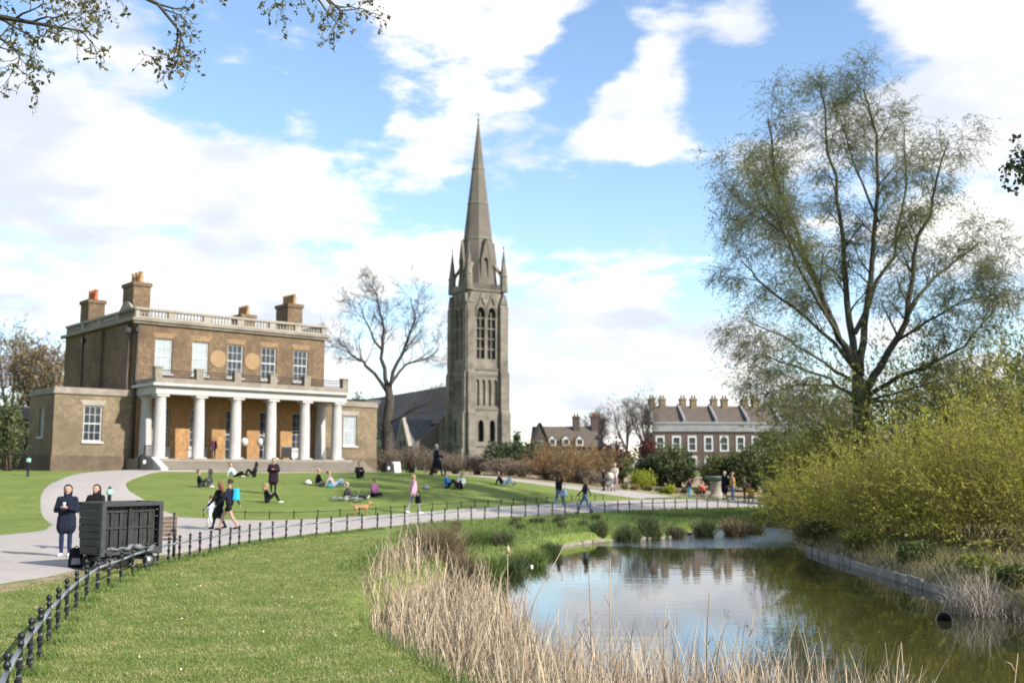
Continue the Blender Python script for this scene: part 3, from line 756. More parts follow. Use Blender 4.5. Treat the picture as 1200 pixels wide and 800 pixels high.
ROT = [Matrix.Rotation(k * math.pi / 2, 4, 'Z') for k in range(4)]
stages = [(1.0, 14.7, 4.6), (14.7, 23.2, 4.4), (23.2, 40.2, 4.2)]
cb_('tower_core', 'dark_void', lambda m_: m_.box(-3.5, 3.5, -3.5, 3.5, 1, 40))
cb_('tower_core', 'church_stone', lambda m_: m_.box(-3.9, 3.9, -3.9, 3.9, 14.8, 23.3))
for k in range(4):
    for (z0, z1, hw) in stages:
        if z0 < 2: holes = [lancet(-1.35, 1.35, 8.0, 12.6), lancet(1.35, 1.35, 8.0, 12.6)]
        elif z0 < 20: holes = [lancet(-2.1 + 1.4 * i, .85, 15.6, 21.2) for i in range(4)]
        else: holes = [lancet(-1.3, 1.95, 25.6, 36.6), lancet(1.3, 1.95, 25.6, 36.6)]
        cb_('tower_wall', 'church_stone', lambda m_: m_.plate(rect(-hw + (.6 if k % 2 else 0), hw - (.6 if k % 2 else 0), z0, z1), holes, -hw, -hw + .6), tf=ROT[k])
    for xc in (-1.3, 1.3):
        def lv(m_):
            m_.box(xc - .09, xc + .09, -3.95, -3.75, 25.8, 35.6)
            for i in range(4): m_.box(xc - .8, xc + .8, -3.97, -3.73, 27.6 + i * 2.2, 27.85 + i * 2.2)
        cb_('tracery', 'church_stone', lv, tf=ROT[k])
        def hood(m_):
            o_ = lancet(xc, 2.45, 26, 37.2, 6); i_ = lancet(xc, 2.0, 25.9, 36.7, 6)
            m_.plate(o_, [], -4.42, -4.2) if False else None
            n = len(o_)
            for a in range(2, n - 1):
                p, q = o_[a], o_[a + 1]; p2, q2 = i_[a], i_[a + 1]
                m_.add([(p[0], -4.42, p[1]), (q[0], -4.42, q[1]), (q2[0], -4.42, q2[1]), (p2[0], -4.42, p2[1]), (p[0], -4.2, p[1]), (q[0], -4.2, q[1]), (q2[0], -4.2, q2[1]), (p2[0], -4.2, p2[1])], [(0, 1, 2, 3), (0, 1, 5, 4), (2, 3, 7, 6)])
        cb_('hood_mould', 'church_stone', hood, tf=ROT[k])
    # gable over the belfry pair
    cb_('belfry_gable', 'church_stone', lambda m_: [m_.plate([(xg - 1.3, 36.2), (xg - 1.05, 36.2), (xg, 38.9), (xg + 1.05, 36.2), (xg + 1.3, 36.2), (xg, 39.6)], [], -4.52, -4.21) for xg in (-1.25, 1.25)], tf=ROT[k])
    for sx in (-1, 1):
        def but(m_):
            xa, xb = (3.05, 4.75)
            for (z0, z1, pr) in [(1, 7, 1.75), (7, 14.7, 1.5), (14.7, 23.2, 1.15), (23.2, 37.5, .85)]:
                fr = -4.2 - pr; nx_ = fr + .35
                x0, x1 = sx * xa, sx * xb
                x0, x1 = min(x0, x1), max(x0, x1)
                m_.add([(x0, fr, z0), (x1, fr, z0), (x1, -4.0, z0), (x0, -4.0, z0), (x0, fr, z1 - .7), (x1, fr, z1 - .7), (x1, nx_, z1), (x0, nx_, z1), (x1, -4.0, z1), (x0, -4.0, z1)],
                       [(0, 1, 5, 4), (4, 5, 7, 6) if False else (4, 5, 6, 7), (7, 6, 8, 9), (1, 2, 8, 6, 5), (3, 0, 4, 7, 9), (2, 3, 9, 8)])
            m_.plate([(x0, 37.5), (x1, 37.5), ((x0 + x1) / 2, 39.8)], [], -4.95, -4.1)
        cb_('buttress', 'church_stone', but, tf=ROT[k])
for (z, hw) in [(7.0, 4.85), (14.7, 4.78), (23.2, 4.6), (21.9, 4.55), (40.2, 4.5)]:
    cb_('string_course', 'spire_stone', lambda m_: m_.box(-hw, hw, -hw, hw, z - .02, z + .42))
cb_('parapet', 'church_stone', lambda m_: [m_.plate(rect(-4.4, 4.4, 40.63, 41.8), [], -4.4, -4.15) if k % 2 == 0 else m_.box(-4.4 if k == 1 else 4.15, -4.15 if k == 1 else 4.4, -4.15, 4.15, 40.63, 41.8) for k in range(4)])
for sx in (-1, 1):
    for sy in (-1, 1):
        px_, py_ = sx * 4.2, sy * 4.2
        p = cb_('pinnacle', 'church_stone', lambda m_: (m_.lathe((px_, py_, 40.3), [(.95, 0), (.85, 3.2), (1.0, 3.4), (.8, 3.6), (.06, 9.6)], 8, False), m_.lathe((px_, py_, 49.8), [(.05, 0), (.25, .25), (.05, .6)], 6, False)))
        cb_('flying_arm', 'church_stone', lambda m_: m_.tube([(px_, py_, 43.2), (sx * 2.6, sy * 2.6, 46.5)], .38, 4, smooth=False), p)
SP = [(4.5, 40.6), (4.2, 43), (.17, 78.6), (.05, 79.3)]
spire = cb_('spire', 'spire_stone', lambda m_: m_.lathe((0, 0, 0), SP, 8, False, math.pi / 8))
for z in (52, 60, 68):
    rr = 4.2 + (.17 - 4.2) * (z - 43) / 35.6
    cb_('spire_band', 'church_stone', lambda m_: m_.lathe((0, 0, z), [(rr + .1, 0), (rr + .06, .45)], 8, False, math.pi / 8), spire)
cb_('finial', 'lead', lambda m_: (m_.tube([(0, 0, 79.2), (0, 0, 81.6)], .07, 6), m_.box(-.6, .6, -.05, .05, 80.6, 80.75), m_.lathe((0, 0, 79.1), [(.1, 0), (.32, .3), (.1, .6)], 8)), spire)
for k in range(4):
    def luc(m_):
        m_.plate([(-1.1, 40.7), (1.1, 40.7), (1.1, 47.0), (0, 51.6), (-1.1, 47.0)], [lancet(0, 1.1, 43.2, 47.6), lancet(0, .8, 41.2, 42.5)], -4.0, -3.5)
        m_.add([(-1.2, -4.08, 46.8), (0, -4.08, 51.9), (1.2, -4.08, 46.8), (-1.2, -1.5, 46.8), (0, -1.0, 51.9), (1.2, -1.5, 46.8), (-1.35, -1.5, 40.7), (1.35, -1.5, 40.7), (-1.2, -3.3, 40.7), (1.2, -3.3, 40.7)], [(0, 1, 4, 3), (1, 2, 5, 4)])
        m_.box(-1.1, -.85, -3.5, -1.2, 40.7, 47.0); m_.box(.85, 1.1, -3.5, -1.2, 40.7, 47.0)
    l_ = cb_('lucarne', 'spire_stone', luc, spire, ROT[k])
    cb_('lucarne', 'dark_void', lambda m_: m_.box(-.8, .8, -3.45, -3.4, 40.8, 48.0), spire, ROT[k])
# nave, aisle and gabled bays
nv = cb_('nave_wall', 'church_stone', lambda m_: m_.box(-6.5, 6.5, 4.3, 96, 1, 12.4))
cb_('nave_roof', 'church_roof', lambda m_: m_.add([(-7.1, 4.25, 12.1), (0, 4.25, 21.2), (7.1, 4.25, 12.1), (-7.1, 96.5, 12.1), (0, 96.5, 21.2), (7.1, 96.5, 12.1)], [(0, 1, 4, 3), (1, 2, 5, 4), (0, 1, 2), (3, 4, 5), (0, 2, 5, 3)]))
cb_('aisle_wall', 'church_stone', lambda m_: m_.box(-12.5, -6.6, 6, 60, 1, 7.2))
cb_('aisle_roof', 'church_roof', lambda m_: m_.add([(-13, 5.8, 7.0), (-6.6, 5.8, 12.0), (-13, 60.3, 7.0), (-6.6, 60.3, 12.0), (-6.6, 5.8, 7.0), (-6.6, 60.3, 7.0)], [(0, 1, 3, 2), (0, 1, 4), (2, 3, 5), (0, 4, 5, 2)]))
for y in (10, 19, 28, 37):
    g_ = cb_('aisle_gable', 'church_stone', lambda m_: m_.plate([(-3.6, 1), (3.6, 1), (3.6, 7.6), (0, 13.4), (-3.6, 7.6)], [lancet(-1, 1.2, 4, 8.6), lancet(1, 1.2, 4, 8.6)], 0, .6, Matrix.Translation((-13.2, y, 0)) @ Matrix.Rotation(-math.pi / 2, 4, 'Z')))
    cb_('gable_roof', 'slate', lambda m_: m_.add([(-12.7, y - 3.7, 7.3), (-12.7, y, 13.1), (-12.7, y + 3.7, 7.3), (-4, y - 3.7, 7.3), (-4, y, 13.1), (-4, y + 3.7, 7.3)], [(0, 1, 4, 3), (1, 2, 5, 4), (0, 1, 2)]))
    cb_('gable_coping', 'stone', lambda m_: m_.plate([(-4.0, 7.2), (-3.6, 7.2), (0, 13.0), (3.6, 7.2), (4.0, 7.2), (0, 13.9)], [], -.15, .75, Matrix.Translation((-13.2, y, 0)) @ Matrix.Rotation(-math.pi / 2, 4, 'Z')), g_)
    cb_('window_void', 'glass', lambda m_: m_.box(-12.75, -12.7, y - 1.8, y + 1.8, 3.8, 9.0), g_)
# low transept roof further along
cb_('transept_roof', 'slate', lambda m_: m_.add([(-22, 48, 12.2), (-22, 55, 20.2), (-22, 62, 12.2), (0, 48, 12.2), (0, 55, 20.2), (0, 62, 12.2)], [(0, 1, 4, 3), (1, 2, 5, 4), (0, 1, 2)]))
cb_('transept_wall', 'church_stone', lambda m_: m_.box(-21.6, -6.6, 48.6, 61.4, 1, 12.3))

# ------------------------------------------------------------------ gabled house
d = 172; gx0 = at(622, 520, d).x; gw = at(712, 520, d).x - gx0
gh = empty('gabled_house', (gx0, d, 1.9), R(4), 'brown gabled house with two tall chimneys behind the orange shrub', 'house')
OG = (0, 0, -1.9)


def gb(name, mat, fn, parent=None):
    mb = MB(OG); fn(mb); return mb.build(name, mat, parent or gh)


zr = zat(498, d); ze = zat(522, d)
gb('wall', 'red_brick', lambda m_: (m_.plate(rect(1.5, gw - .8, 1.0, ze), [rect(3.0 + 2.2 * i, 4.0 + 2.2 * i, 3.9, 5.2) for i in range(3)], .5, .8), m_.box(1.5, gw - .8, .85, 8, 1.0, ze - .1)))
gb('front_gable', 'red_brick', lambda m_: m_.plate([(-.1, 1), (3.1, 1), (3.1, ze - .4), (1.5, zat(496, d)), (-.1, ze - .4)], [rect(1.05, 1.95, 5.2, 6.8)], -1.2, -.9))
gb('gable_side', 'red_brick', lambda m_: m_.box(-.1, 3.1, -.9, .5, 1, ze - .6))
gb('roof', 'tile_brown', lambda m_: m_.add([(.5, 0, ze - .2), (gw, 0, ze - .2), (gw - 1.6, 4.2, zr), (.6, 4.2, zr), (gw, 8.4, ze - .2), (.5, 8.4, ze - .2)], [(0, 1, 2, 3), (1, 4, 2), (4, 5, 3, 2), (5, 0, 3)]))
gb('gable_roof', 'tile_brown', lambda m_: (m_.add([(-.4, -1.5, ze - .9), (1.5, -1.5, zat(494.5, d)), (3.4, -1.5, ze - .9), (-.4, 4, ze - .9), (1.5, 4, zat(494.5, d)), (3.4, 4, ze - .9)], [(0, 1, 4, 3), (1, 2, 5, 4)])))
for i in range(3):
    x = 3.5 + 2.2 * i
    o_ = gb('window', 'white_paint', lambda m_: m_.plate(rect(x - .5, x + .5, 3.9, 5.2), [rect(x - .4, x - .04, 4.0, 5.1), rect(x + .04, x + .4, 4.0, 5.1)], .55, .62)); gb('pane', 'glass', lambda m_: m_.box(x - .48, x + .48, .66, .68, 3.95, 5.15), o_)
    dm = gb('dormer', 'white_paint', lambda m_: m_.plate([(x - .6, ze), (x + .6, ze), (x + .6, ze + 1.1), (x, ze + 1.7), (x - .6, ze + 1.1)], [rect(x - .4, x + .4, ze + .2, ze + 1.0)], -.05, .15)); gb('pane', 'glass', lambda m_: m_.box(x - .45, x + .45, .1, .12, ze + .15, ze + 1.05), dm)
    gb('dormer_roof', 'tile_brown', lambda m_: m_.add([(x - .75, -.15, ze + .95), (x, -.15, ze + 1.75), (x + .75, -.15, ze + .95), (x - .75, 2, ze + .95), (x, 2, ze + 1.75), (x + .75, 2, ze + .95)], [(0, 1, 4, 3), (1, 2, 5, 4)]), dm)
o_ = gb('window', 'white_paint', lambda m_: m_.plate(rect(1.05, 1.95, 5.2, 6.8), [rect(1.13, 1.46, 5.3, 6.7), rect(1.54, 1.87, 5.3, 6.7)], -1.15, -1.08)); gb('pane', 'glass', lambda m_: m_.box(1.06, 1.94, -1.05, -1.03, 5.22, 6.78), o_)
for pxx in (679, 701):
    x = at(pxx, 490, d).x - gx0; zt = zat(486, d)
    c_ = gb('chimney', 'red_brick', lambda m_: (m_.box(x - .55, x + .55, 3.2, 4.4, ze - .5, zt - .3), m_.box(x - .65, x + .65, 3.1, 4.5, zt - .3, zt)))
    for q in (-.25, .25): gb('chimney_pot', 'pot_red', lambda m_: m_.lathe((x + q, 3.8, zt), [(.16, 0), (.13, .5), (.17, .55)], 8), c_)

# ------------------------------------------------------------------ terrace
d = 165; tx0 = at(765, 520, d).x; HWD = at(803, 520, d).x - tx0
zr = zat(473.5, d); zc = zat(494, d); OT = (0, 0, -1.7)
th = empty('terrace_house', (tx0, d, 1.7), R(3), 'terraced brick house with white window surrounds, slate roof and twin chimneys', 'house', 'terrace of brick houses beyond the shrubbery')


def tb(name, mat, fn, parent=None):
    mb = MB(OT); fn(mb); return mb.build(name, mat, parent or th)


wl = [rect(.75 + 2.35 * i - .1, .75 + 2.35 * i + 1.1, z, z + 2.0) for i in range(2) for z in (2.6, 5.35)]
wl = [rect(x, x + 1.15, z, z + h) for x in (.55, 3.1) for (z, h) in ((2.0, 2.1), (5.1, 2.1))]
tb('wall', 'red_brick', lambda m_: m_.plate(rect(0, HWD, .5, zc - 1.5), wl, 0, .35))
tb('interior', 'dark_void', lambda m_: m_.box(.05, HWD - .05, .6, 8, .6, zc - 1.55))
tb('cornice', 'grey_render', lambda m_: (m_.box(-.001, HWD - .004, -.25, .4, zc - 1.5, zc - .35), m_.box(.002, HWD - .006, -.4, .4, zc - .35, zc)))
rf = tb('roof', 'tile_brown', lambda m_: m_.add([(0, 0, zc - .1), (HWD, 0, zc - .1), (HWD, 4.5, zr), (0, 4.5, zr), (HWD, 9, zc - .1), (0, 9, zc - .1)], [(0, 1, 2, 3), (3, 2, 4, 5), (0, 3, 5), (1, 4, 2)]))
tb('party_wall', 'grey_render', lambda m_: m_.add([(-.18, -.1, zc - .05), (.18, -.1, zc - .05), (.18, 4.5, zr + .35), (-.18, 4.5, zr + .35), (.18, 9, zc), (-.18, 9, zc), (-.18, -.1, zc + .5), (.18, -.1, zc + .5)], [(0, 1, 7, 6), (6, 7, 2, 3), (0, 6, 3, 5), (1, 4, 2, 7), (3, 2, 4, 5)]))
zt = zat(464.5, d)
for x in (.25, 1.95):
    c_ = tb('chimney', 'wing_brick', lambda m_: (m_.box(x, x + .95, 3.9, 5.1, zr - 1.2, zt - .3), m_.box(x - .08, x + 1.03, 3.8, 5.2, zt - .3, zt), [m_.lathe((x + .25 + .45 * q, 4.5, zt), [(.15, 0), (.12, .5), (.16, .55)], 7) for q in (0, 1)]), rf)
for r_ in wl:
    x0, z0 = r_[0]; x1, z1 = r_[2]
    o_ = tb('window', 'white_paint', lambda m_: (m_.plate(rect(x0 - .12, x1 + .12, z0 - .12, z1 + .2), [rect(x0 + .1, x1 - .1, z0 + .1, (z0 + z1) / 2 - .04), rect(x0 + .1, x1 - .1, (z0 + z1) / 2 + .04, z1 - .1)], -.08, .03)))
    tb('pane', 'glass', lambda m_: m_.box(x0 + .02, x1 - .02, .1, .13, z0 + .02, z1 - .02), o_)
th['label'] = 'end house of the brick terrace, nearest the leafless trees'
for k in range(1, 7):
    c_ = copy_tree(th); c_['label'] = 'terraced brick house with white window surrounds, brown roof and twin chimneys'; v = Matrix.Rotation(R(3), 3, 'Z') @ Vector((HWD * k, 0, 0)); c_.location = Vector(th.location) + v
# ------------------------------------------------------------------ outbuilding by the villa
d = 92; ob = empty('brick_outbuilding', (at(-40, 540, d).x, d, 2.0), HA, 'low brick outbuilding partly hidden by evergreen shrub beside the villa', 'building')


def obb(name, mat, fn, parent=None):
    mb = MB((0, 0, -2)); fn(mb); return mb.build(name, mat, parent or ob)


obb('wall', 'dark_brick', lambda m_: (m_.plate(rect(0, 8.5, 1.4, 6.6), [rect(4.6, 6.0, 3.6, 5.6)], 0, .3), m_.box(0, .3, .3, 7, 1.4, 6.6), m_.box(8.2, 8.5, .3, 7, 1.4, 6.6), m_.box(.3, 8.2, .7, 7, 1.4, 6.5)))
obb('roof', 'tile_brown', lambda m_: m_.add([(-.3, -.3, 6.62), (8.8, -.3, 6.62), (8.8, 7.3, 6.62), (-.3, 7.3, 6.62), (2, 3.5, 8.0), (6.8, 3.5, 8.0)], [(0, 1, 5, 4), (1, 2, 5), (2, 3, 4, 5), (3, 0, 4), (3, 2, 1, 0)]))
o_ = obb('window', 'white_paint', lambda m_: m_.plate(rect(4.6, 6.0, 3.6, 5.6), [rect(4.7, 5.26, 3.7, 5.5), rect(5.34, 5.9, 3.7, 5.5)], .08, .16)); obb('pane', 'glass', lambda m_: m_.box(4.62, 5.98, .2, .22, 3.62, 5.58), o_)
# ------------------------------------------------------------------ vegetation builders
def rdir(spread, base):
    v = Vector((rng.gauss(0, 1), rng.gauss(0, 1), rng.gauss(0, 1))); v = v - base * v.dot(base)
    if v.length < 1e-6: v = base.orthogonal()
    return (base + v.normalized() * math.tan(spread)).normalized()


class Tree:
    def __init__(s): s.wood = MB(); s.tw = MB(); s.leaf = []; s.ldir = []

    def branch(s, p, d, ln, r, lev, cfg):
        n = cfg['segs'][lev]; pts = [p.copy()]; rad = [r]; cur = p.copy(); d = d.copy()
        for i in range(n):
            j = cfg['jit'][lev]; d = (d + Vector((rng.gauss(0, j), rng.gauss(0, j), rng.gauss(0, j) + cfg['up'][lev]))).normalized()
            cur = cur + d * (ln / n); pts.append(cur.copy()); rad.append(r * (1 - .75 * (i + 1) / n))
        last = lev >= cfg['max']
        (s.tw if last else s.wood).tube(pts, rad, 3 if lev >= cfg['max'] - 1 else 5, cap=False)
        if last:
            for _ in range(cfg['leaves']):
                t = rng.uniform(.15, 1) * n; i = min(int(t), n - 1); q = pts[i].lerp(pts[i + 1], t - i)
                s.leaf.append(tuple(q)); s.ldir.append(tuple(pts[i + 1] - pts[i]))
        else: s.kids(pts, rad, lev, ln, cfg)

    def kids(s, pts, rad, lev, ln, cfg, t0=.25, count=None):
        k = count or cfg['n'][lev]; n = len(pts) - 1
        for c in range(k):
            t = (t0 + (1 - t0) * (c + rng.random()) / k) * n; i = min(int(t), n - 1); q = pts[i].lerp(pts[i + 1], t - i)
            d = (pts[i + 1] - pts[i]).normalized(); L_ = cfg['len'][lev + 1] * rng.uniform(.6, 1.25)
            s.branch(q, rdir(R(rng.uniform(*cfg['ang'][lev + 1])), d), L_, max(rad[i] * cfg['rr'][lev + 1], cfg['rmin']), lev + 1, cfg)

    def limb(s, pix, r0, r1, cfg, d0, count, t0=.25, amp=.06):
        P = [at(px, py, d0 + dd) for (px, py, dd) in pix]; pts = []
        for i in range(len(P) - 1):
            for q in range(3): pts.append(P[i].lerp(P[i + 1], q / 3) + (Vector((rng.gauss(0, amp), rng.gauss(0, amp), 0)) if (i or q) else Vector()))
        pts.append(P[-1]); n = len(pts) - 1; rad = [r0 + (r1 - r0) * (i / n) ** .8 for i in range(n + 1)]
        s.wood.tube(pts, rad, 8, cap=True); s.kids(pts, rad, 0, 0, cfg, t0, count); return pts

    def finish(s, name, loc, label, cat, wood, twig, leaf, lsize, aspect=.5, down=.3, group=None, hug=0.0):
        e = empty(name, loc, 0, label, cat, group); off = -Vector(loc)
        for mb, nm, mt in ((s.wood, 'trunk', wood), (s.tw, 'twigs', twig)):
            if mb.f:
                o = mb.build(nm, mt, e, False); o.data.transform(Matrix.Translation(off))
                if nm == 'twigs': o['kind'] = 'stuff'
        if s.leaf and leaf:
            A = None
            if hug:
                A = np.array(s.ldir) ; A /= np.linalg.norm(A, axis=1, keepdims=True) + 1e-9; A = A * hug + nrng.normal(size=A.shape) * .6
            V = leaf_quads(s.leaf, lsize, aspect, down, A=A) + np.array(off)
            link('crown', quads_mesh('crown', V), e, leaf)
        return e


# ---- big pale-leaved tree on the pond bank
cfg = dict(max=3, segs=[0, 5, 4, 5], jit=[0, .10, .16, .12], up=[0, .04, -.02, -.2], n=[0, 10, 9], len=[0, 1.6, .95, .8], ang=[0, (25, 55), (25, 60), (25, 75)], rr=[0, .38, .42, .5], rmin=.006, leaves=10)
T = Tree(); D0 = 48
T.wood.tube([at(1014, 560, D0), at(1012, 530, D0), at(1010, 500, D0), at(1007, 462, D0), at(1005, 440, D0)], [.52, .42, .38, .35, .25], 12)
LIMBS = [([(1004, 432, 0), (985, 397, -.3), (960, 340, -.8), (930, 270, -1.5), (908, 205, -2), (900, 140, -2.5)], .20, .03, 22),
         ([(1006, 445, 0), (998, 400, .3), (992, 330, .8), (985, 260, 1.2), (975, 180, 1.6), (962, 105, 2)], .23, .03, 22),
         ([(1008, 440, 0), (1013, 380, .5), (1022, 300, 1), (1030, 220, 1.5), (1022, 130, 1.8), (1012, 105, 2)], .2, .03, 20),
         ([(1012, 458, 0), (1032, 430, -.3), (1062, 375, -.7), (1072, 300, -1), (1092, 230, -1.5), (1112, 165, -2)], .22, .03, 22),
         ([(1014, 466, 0), (1050, 442, -1.5), (1090, 428, -2.5), (1130, 405, -3), (1165, 365, -3.5)], .13, .025, 12),
         ([(1003, 432, 0), (978, 402, 1), (930, 360, 2), (885, 325, 3), (868, 305, 3.5)], .13, .025, 15),
         ([(1004, 468, 0), (970, 443, -1), (930, 428, -2), (890, 415, -2.5)], .09, .02, 8),
         ([(1064, 368, -.7), (1085, 335, 0), (1120, 305, .8), (1152, 282, 1.5)], .11, .025, 13),
         ([(972, 366, -.7), (935, 295, .3), (890, 235, 1), (872, 190, 1.6)], .11, .025, 14),
         ([(1002, 390, 0), (1045, 300, 2), (1062, 220, 3), (1060, 150, 3.5)], .12, .025, 13),
         ([(1012, 470, 0), (1055, 470, 2), (1100, 455, 3), (1140, 430, 4)], .10, .02, 7),
         ([(990, 410, 0), (945, 330, -3), (915, 265, -4), (895, 220, -4.5)], .10, .02, 12), ([(1003, 462, 0), (975, 452, 1.5), (935, 450, 2.5), (895, 462, 3)], .07, .02, 9), ([(1008, 470, 0), (985, 470, -2), (955, 480, -3), (925, 490, -3.5)], .06, .02, 8), ([(1012, 470, 0), (1045, 462, -2), (1085, 450, -3), (1120, 440, -3.5)], .06, .02, 7), ([(1003, 450, 0), (965, 425, -2), (920, 395, -3), (875, 375, -3.5)], .09, .02, 8), ([(1050, 400, -.5), (1090, 375, -2), (1130, 352, -3), (1168, 345, -3.5)], .08, .02, 12), ([(1030, 260, 1), (1000, 190, 2.5), (985, 140, 3)], .07, .02, 10), ([(940, 290, -1.5), (900, 260, -3), (880, 250, -3.5)], .06, .02, 9)]
for (pix, r0, r1, c) in LIMBS: T.limb(pix, r0, r1 * 1.1, cfg, D0, c, .28)
b0 = at(1012, 545, D0); T.finish('silver_birch', (b0.x, b0.y, H(b0.x, b0.y)), 'tall many stemmed tree with drooping twigs and tiny spring leaves on pond bank', 'tree', 'bark', 'bark', 'leaf_birch', .06, .5, .6)

# ---- bare plane tree by the villa
cfg2 = dict(max=3, segs=[0, 5, 4, 4], jit=[0, .16, .22, .25], up=[0, .08, .06, .03], n=[0, 7, 7], len=[0, 2.7, 1.4, .8], ang=[0, (30, 60), (30, 60), (30, 65)], rr=[0, .42, .45, .5], rmin=.014, leaves=0)
T = Tree(); D0 = 104
T.wood.tube([at(456, 556, D0), at(455, 530, D0), at(453, 500, D0), at(457, 470, D0), at(455, 452, D0)], [.8, .62, .5, .45, .36], 12)
for (pix, r0, r1, c) in [([(455, 455, 0), (447, 420, 0), (449, 385, .5), (443, 352, 1), (436, 336, 1)], .34, .06, 13), ([(455, 458, 0), (466, 425, -.5), (479, 395, -1), (487, 370, -1), (481, 350, -1)], .32, .06, 13),
                         ([(453, 458, 0), (431, 428, .5), (412, 415, 1), (396, 396, 1.5)], .3, .06, 12), ([(456, 452, 0), (475, 427, 1.5), (500, 420, 2), (514, 408, 2)], .26, .05, 10),
                         ([(454, 498, 0), (478, 482, -1), (500, 473, -2), (520, 470, -2)], .24, .05, 7), ([(454, 510, 0), (440, 492, -1), (425, 486, -1.5)], .18, .05, 5), ([(448, 410, 0), (430, 380, -1), (421, 355, -1.5)], .2, .05, 9)]:
    T.limb(pix, r0 * .72, r1 * .7, cfg2, D0, c + 3, .3, .12)
b0 = at(455, 548, D0); T.finish('plane_tree', (b0.x, b0.y, H(b0.x, b0.y)), 'large leafless tree with dark spreading limbs between villa and church', 'tree', 'bare_bark', 'bare_bark', None, .1)


def auto_tree(name, px, ptop, d, spread, label, leaf=None, lsize=.2, leaves=0, wood='bare_bark', limbs=7, cat='tree', group=None, rmin=.02, fork=.3, nk=(7, 6), seed=1):
    rng.seed(seed); b = at(px, 548, d); z0 = H(b.x, b.y); top = zat(ptop, d); h = top - z0; base = Vector((b.x, d, z0 - .1)); T = Tree()
    c = dict(max=3, segs=[0, 4, 3, 3], jit=[0, .15, .2, .25], up=[0, .1, .05, .02], n=[0, nk[0], nk[1]], len=[0, h * .2, h * .11, h * .07], ang=[0, (25, 60), (30, 65), (30, 70)], rr=[0, .45, .45, .5], rmin=rmin, leaves=leaves)
    f = base + Vector((0, 0, h * fork)); T.wood.tube([base, base.lerp(f, .5) + Vector((rng.gauss(0, .1), 0, 0)), f], [h * .028, h * .022, h * .018], 8)
    for i in range(limbs):
        a = 2 * math.pi * i / limbs + rng.uniform(-.3, .3); rr_ = spread * rng.uniform(.5, 1) if i else .1
        e = base + Vector((math.cos(a) * rr_, math.sin(a) * rr_, h * rng.uniform(.72, .93))); mid = f.lerp(e, .5) + Vector((math.cos(a) * rr_ * .18, math.sin(a) * rr_ * .18, 0))
        P = [f.copy(), f.lerp(mid, .6), mid, mid.lerp(e, .5), e]; T.wood.tube(P, [h * .013, h * .011, h * .008, h * .005, h * .003], 6); T.kids(P, [h * .013, h * .011, h * .008, h * .005, h * .003], 0, 0, c, .2, 9)
    return T.finish(name, tuple(base), label, cat, wood, wood, leaf, lsize, .6, .2, group)


auto_tree('bare_tree', 735, 466, 150, 2.2, 'thin leafless tree rising beside the end of the terrace', seed=3, rmin=.018, limbs=5, nk=(5, 5))
auto_tree('bare_tree', 757, 458, 140, 2.6, 'taller leafless tree beside the end of the terrace', seed=4, rmin=.018, limbs=6, nk=(5, 5))
auto_tree('bare_tree', 705, 478, 190, 3.0, 'small distant leafless tree behind the gabled house chimneys', seed=6, limbs=5, rmin=.03)
auto_tree('bare_tree', 905, 440, 175, 5.0, 'leafless tree rising behind the terrace roofs', seed=8, rmin=.03, fork=.12, nk=(5, 4))
auto_tree('broadleaf_tree', 10, 385, 118, 6.5, 'brown budding tree behind the outbuilding, its crown highest', 'leaf_rust', .22, 2, limbs=6, nk=(6, 5), seed=9, rmin=.025)
auto_tree('broadleaf_tree', 42, 405, 112, 4.0, 'rusty leaved tree against the villa side wall', 'leaf_rust', .24, 4, limbs=6, nk=(5, 5), seed=10, rmin=.025)
auto_tree('broadleaf_tree', -45, 395, 120, 6.0, 'bare brownish tree at the outer end of the outbuilding', 'leaf_rust', .22, 1, limbs=6, nk=(5, 5), seed=12, rmin=.025)

auto_tree('broadleaf_tree', -130, 400, 105, 6.0, 'rust brown tree on the grass well past the outbuilding', 'leaf_rust', .3, 3, limbs=6, nk=(5, 5), seed=13, rmin=.03)
auto_tree('broadleaf_tree', -230, 410, 112, 6.5, 'outermost bare brown tree past the outbuilding', 'leaf_rust', .3, 3, limbs=6, nk=(5, 5), seed=14, rmin=.03)


